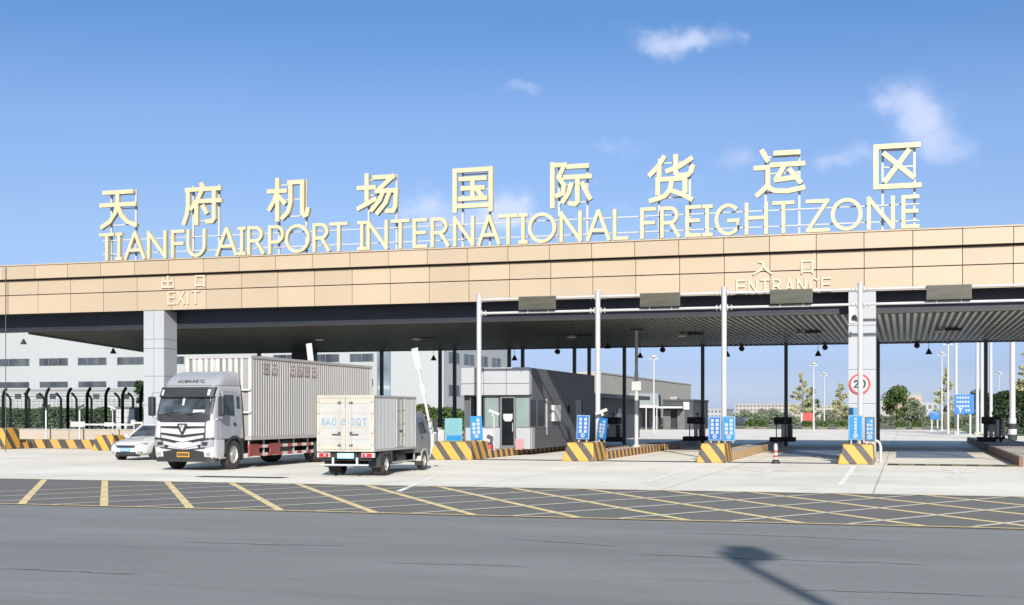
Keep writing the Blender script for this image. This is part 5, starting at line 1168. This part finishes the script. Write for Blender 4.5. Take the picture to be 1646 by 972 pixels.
# ------------------------------------------------------------------ buildings beyond
M_DARKB = mat('charcoal render', (.032, .036, .042), .6, var=.1, scale=.3)
M_BW = mat('white building render', (.30, .315, .33), .7, 0, var=.03, scale=.1, dirt=.08, dscale=.2)
M_BG = mat('pale grey building panel', (.30, .315, .345), .6, 0, var=.04, scale=.2)
M_WIN = mat('dark window band', (.05, .06, .07), .15, 0, var=.6, scale=.5, spec=.8, stretch=(1, 1, .4))
M_WINF = mat('window frame', (.12, .125, .13), .5)
def building(name, label, x0, x1, y0, y1, h, m, wins=(), z=0, cat='building', wm=None, roof=True):
    t = thing(name, label, cat, ((x0 + x1) / 2, (y0 + y1) / 2, z)); cx_, cy_ = (x0 + x1) / 2, (y0 + y1) / 2
    MB().box(x0 - cx_, x1 - cx_, y0 - cy_, y1 - cy_, 0, h).build('wall', m, t)
    if roof: MB().box(x0 - cx_ - .1, x1 - cx_ + .1, y0 - cy_ - .1, y1 - cy_ + .1, h + .002, h + .25).build('roof', m, t)
    for f, a0, a1, b0, b1 in wins:               # face, along, up
        if f == 'f': fr = MB().box(a0 - cx_, a1 - cx_, y0 - cy_ - .02, y0 - cy_ + .2, b0, b1)
        else: fr = MB().box(x1 - cx_ - .2, x1 - cx_ + .02, a0 - cy_, a1 - cy_, b0, b1)
        fr = fr.build('window', wm or M_WIN, t)
        if b1 - b0 > 1.0 and a1 - a0 > 2.4:
            n = max(2, int((a1 - a0) / 1.3))
            for k in range(n + 1):
                g = MB()
                q = a0 + (a1 - a0) * k / n
                if f == 'f': g.box(q - .05 - cx_, q + .05 - cx_, y0 - cy_ - .08, y0 - cy_ - .021, b0, b1)
                else: g.box(x1 - cx_ + .021, x1 - cx_ + .08, q - .05 - cy_, q + .05 - cy_, b0, b1)
                g.build('mullion', M_WINF, fr)
    return t
Yb = 150
zf = lambda px, py, Y: at(px, py, Y).z
wl = []
for q0, q1 in ((575, 587), (613, 623.5)):
    z1, z0 = zf(130, q0, Yb), zf(130, q1, Yb)
    for p0, p1 in ((-52, -12), (-2, 47), (64, 109), (126, 171), (189, 234), (252, 296), (315, 358), (378, 420), (440, 482), (502, 545), (563, 600)): wl.append(('f', at(p0, 600, Yb).x, at(p1, 600, Yb).x, z0, z1))
building('office_block', 'long white office block with two rows of dark window bands at the left', at(-70, 600, Yb).x, at(606, 600, Yb).x, Yb, 175, 16.5, M_BW, wl)
building('annexe', 'low white annexe behind the dark security fences', at(-40, 600, 104).x, at(236, 600, 104).x, 104, 112, zf(120, 627, 104), M_BW, [('f', at(p, 600, 104).x, at(p + 10, 600, 104).x, zf(p, 641, 104), zf(p, 633, 104)) for p in (24, 58, 80, 150, 198)])
xr = at(713, 600, 128).x
side = []
for q0, q1 in ((0, 0), (1, 1)):
    for k in range(4): side.append(('s', 129.5 + 5 * k, 133.0 + 5 * k, 7.35 - 3.55 * q0, 8.55 - 3.55 * q0))
wt = building('warehouse', 'tall blank white warehouse block with a glazed strip and grey windowed side', at(628, 600, 128).x, xr, 128, 151, 11.5, M_BW, side)
building('glazed_link', 'glass stair tower between the long office block and the blank white warehouse', at(607, 600, 129).x, at(627.5, 600, 129).x, 129, 140, 11.3, mat('blue grey glazing', (.16, .21, .24), .15, .1, var=.35, scale=.35), [('f', at(607.4, 600, 129).x, at(627, 600, 129).x, 4.55, 4.95)], wm=M_BW)
M_WH = mat('beige warehouse cladding', (.34, .315, .28), .6, .0, var=.05, scale=.2)
building('cargo_hall', 'long beige grey cargo hall beyond the booth', -75, -46.5, 200, 290, 8.3, M_WH, [('s', 225 + 9 * k, 230 + 9 * k, 3.2, 3.9) for k in range(6)])
a0 = at(956, 640, 84); x_ = -22.2
t = thing('service_hut', 'flat dark service hut with a wide thin roof slab behind the booth', 'building', (x_ - 2.5, 92, 0))
MB().box(-2.2, 4.2, -7, 10, 0, 3.0).build('wall', M_DARKB, t); MB().box(-2.5, 5.0, -8.2, 10.3, 3.003, 3.3).build('roof', M_BLKPL, t)
MB().box(4.2, 4.26, -5, -1.5, .9, 2.3).build('window', M_GLASSD, t); MB().box(4.2, 4.26, 1.5, 2.8, 0, 2.3).build('door', M_ALU, t)
# glazed porch and dark gatehouse
P0, P1 = at(1010, 660, 150), at(1066, 660, 150)
t = thing('glazed_porch', 'sloping pale glazed porch roof on slim white posts', 'canopy', ((P0.x + P1.x) / 2, 150, 0)); w = (P1.x - P0.x) / 2
zt, zb_ = zf(1030, 633, 150), zf(1030, 652, 150); b = MB(); n = 9
MB().loft([[(-w, 1.5, zt), (w * .55, 1.5, zt), (w * .55, 1.5, zt + .08), (-w, 1.5, zt + .08)], [(-w, -3.0, zb_), (w, -3.0, zb_), (w, -3.0, zb_ + .08), (-w, -3.0, zb_ + .08)]]).build('glass_roof', mat('pale roof glazing', (.32, .34, .29), .25, .0, var=.1), t)
for k in range(n): x0_, x1_ = -w + (w * 1.55) * k / (n - 1), -w + 2 * w * k / (n - 1); b.tube([(x0_, 1.5, zt + .12), (x1_, -3.0, zb_ + .12)], .05, 5)
b.build('rafters', M_SIGNW, t); MB().box(-w, w, -3.05, -2.85, zb_ - .25, zb_ - .01).build('eaves_beam', M_SIGNW, t)
for k in range(4): MB().cyl((-w * .9 + 1.8 * w * k / 3, -2.95, 0), (-w * .9 + 1.8 * w * k / 3, -2.95, zb_ - .251), .07, n=8).build('porch_post', M_STEELW, t)
MB().box(-w, w * .6, 1.6, 3.0, 0, zt - .1).build('back_wall', M_DARKB, t)
for k in range(4): MB().box(-w + .5 + 1.7 * k, -w + 1.4 + 1.7 * k, 1.55, 1.597, 0, 2.3).build('door', M_GREYTRIM, t)
building('gatehouse', 'small dark gatehouse with a round white emblem by the porch', at(1066, 660, 152).x, at(1114, 660, 152).x, 152, 164, zf(1090, 645, 152), M_DARKB, [('f', at(1070, 660, 152).x, at(1098, 660, 152).x, .2, 2.6)], wm=M_BLACK)
a = at(1103, 652, 151.8); t2 = thing('wall_emblem', 'round white emblem panel on the dark gatehouse front', 'sign', (a.x, 151.95, a.z)); MB().box(-.35, .35, -.1, -.0, -.45, .45).build('panel', M_CAB, t2); b = MB(); strokes(b, 'O', -.3, .3, -.35, .35, .1, -.13, -.105); b.build('emblem_ring', M_SIGNW, t2)
MB().box(at(1040, 650, 150.6).x - t.location.x, at(1098, 650, 150.6).x - t.location.x, -.3, 1.4, zf(1090, 656, 150), zf(1090, 653, 150)).build('flat_awning', M_SIGNW, t)
# pale far buildings
def far(label, p0, p1, qt, Y, m, rows, cols, wm, d=30, base=0, prop=.8):
    x0, x1 = at(p0, 660, Y).x, at(p1, 660, Y).x; h = zf((p0 + p1) / 2, qt, Y); fl = h / rows; ws = []
    for j in range(rows):
        for k in range(cols):
            xx = x0 + (x1 - x0) * (k + .2) / cols; ws.append(('f', xx, xx + (x1 - x0) / cols * .6, fl * j + fl * .35, fl * j + fl * (.35 + prop * .6)))
    return building('far_building', label, x0, x1, Y, Y + d, h, m, ws, wm=wm)
M_FW = mat('pale far facade', (.30, .285, .26), .8, var=.04); M_FWIN = mat('grey far window', (.10, .105, .12), .5); M_FORANGE = mat('terracotta band', (.42, .25, .18), .7)
far('long pale far building with rows of small grey windows left of the white column', 1182, 1286, 650, 400, M_FW, 4, 18, M_FWIN)
far('second pale far building partly hidden behind the feathery trees', 1287, 1366, 652, 420, M_FW, 4, 13, M_FWIN)
far('stepped pale far building with terracotta bands right of the white column', 1416, 1481, 641, 380, M_FW, 4, 1, M_FORANGE, prop=.5)
building('far_building', 'taller end block of the terracotta banded building', at(1454, 660, 378).x, at(1481.5, 660, 378).x, 378, 400, zf(1467, 634, 378), M_FW, [('f', at(1455, 660, 378).x, at(1481, 660, 378).x, zf(1467, q + 3, 378), zf(1467, q, 378)) for q in (640, 646, 652)], wm=M_FORANGE)
far('low plain white far building left of the small blue road sign', 1482, 1508, 648, 390, M_BW, 2, 3, M_FWIN)
far('low white far building between the gatehouse and the blue sign pair', 1112, 1160, 658, 420, M_BW, 2, 8, M_FWIN)
building('roof_dome', 'small white roof structure peeping over the gatehouse', at(1078, 640, 240).x, at(1088, 640, 240).x, 240, 244, zf(1083, 640, 240), M_BW)
# parked cars far off in the yard
def far_car(label, px, Y, col):
    x = at(px, 690, Y).x; t = thing('parked_car', label, 'car', (x, Y, 0), R(90), group='cars parked beyond the gate')
    MB().loft([[(-.85, -2.1, z), (.85, -2.1, z), (.88, 0, z), (.85, 2.1, z), (-.85, 2.1, z), (-.88, 0, z)] for z in (.3, .6, .85)]).build('body', col, t, bevel=.12)
    MB().loft([[(-.78, -1.4, .851), (.78, -1.4, .851), (.78, 1.7, .851), (-.78, 1.7, .851)], [(-.6, -.7, 1.42), (.6, -.7, 1.42), (.6, 1.2, 1.42), (-.6, 1.2, 1.42)]]).build('window_glass', M_GLASS, t); MB().box(-.6, .6, -.7, 1.2, 1.423, 1.46).build('roof', col, t)
    for y in (-1.3, 1.3):
        for s in (-1, 1): wheel(t, s * .78, y, .31, .2, out=s)
M_CARD = mat('dark car paint', (.03, .04, .05), .25)
far_car('pale car parked in front of the glazed porch', 1062, 172, M_SIGNW)
far_car('dark car parked right of the blue sign pair', 1187, 176, M_CARD)
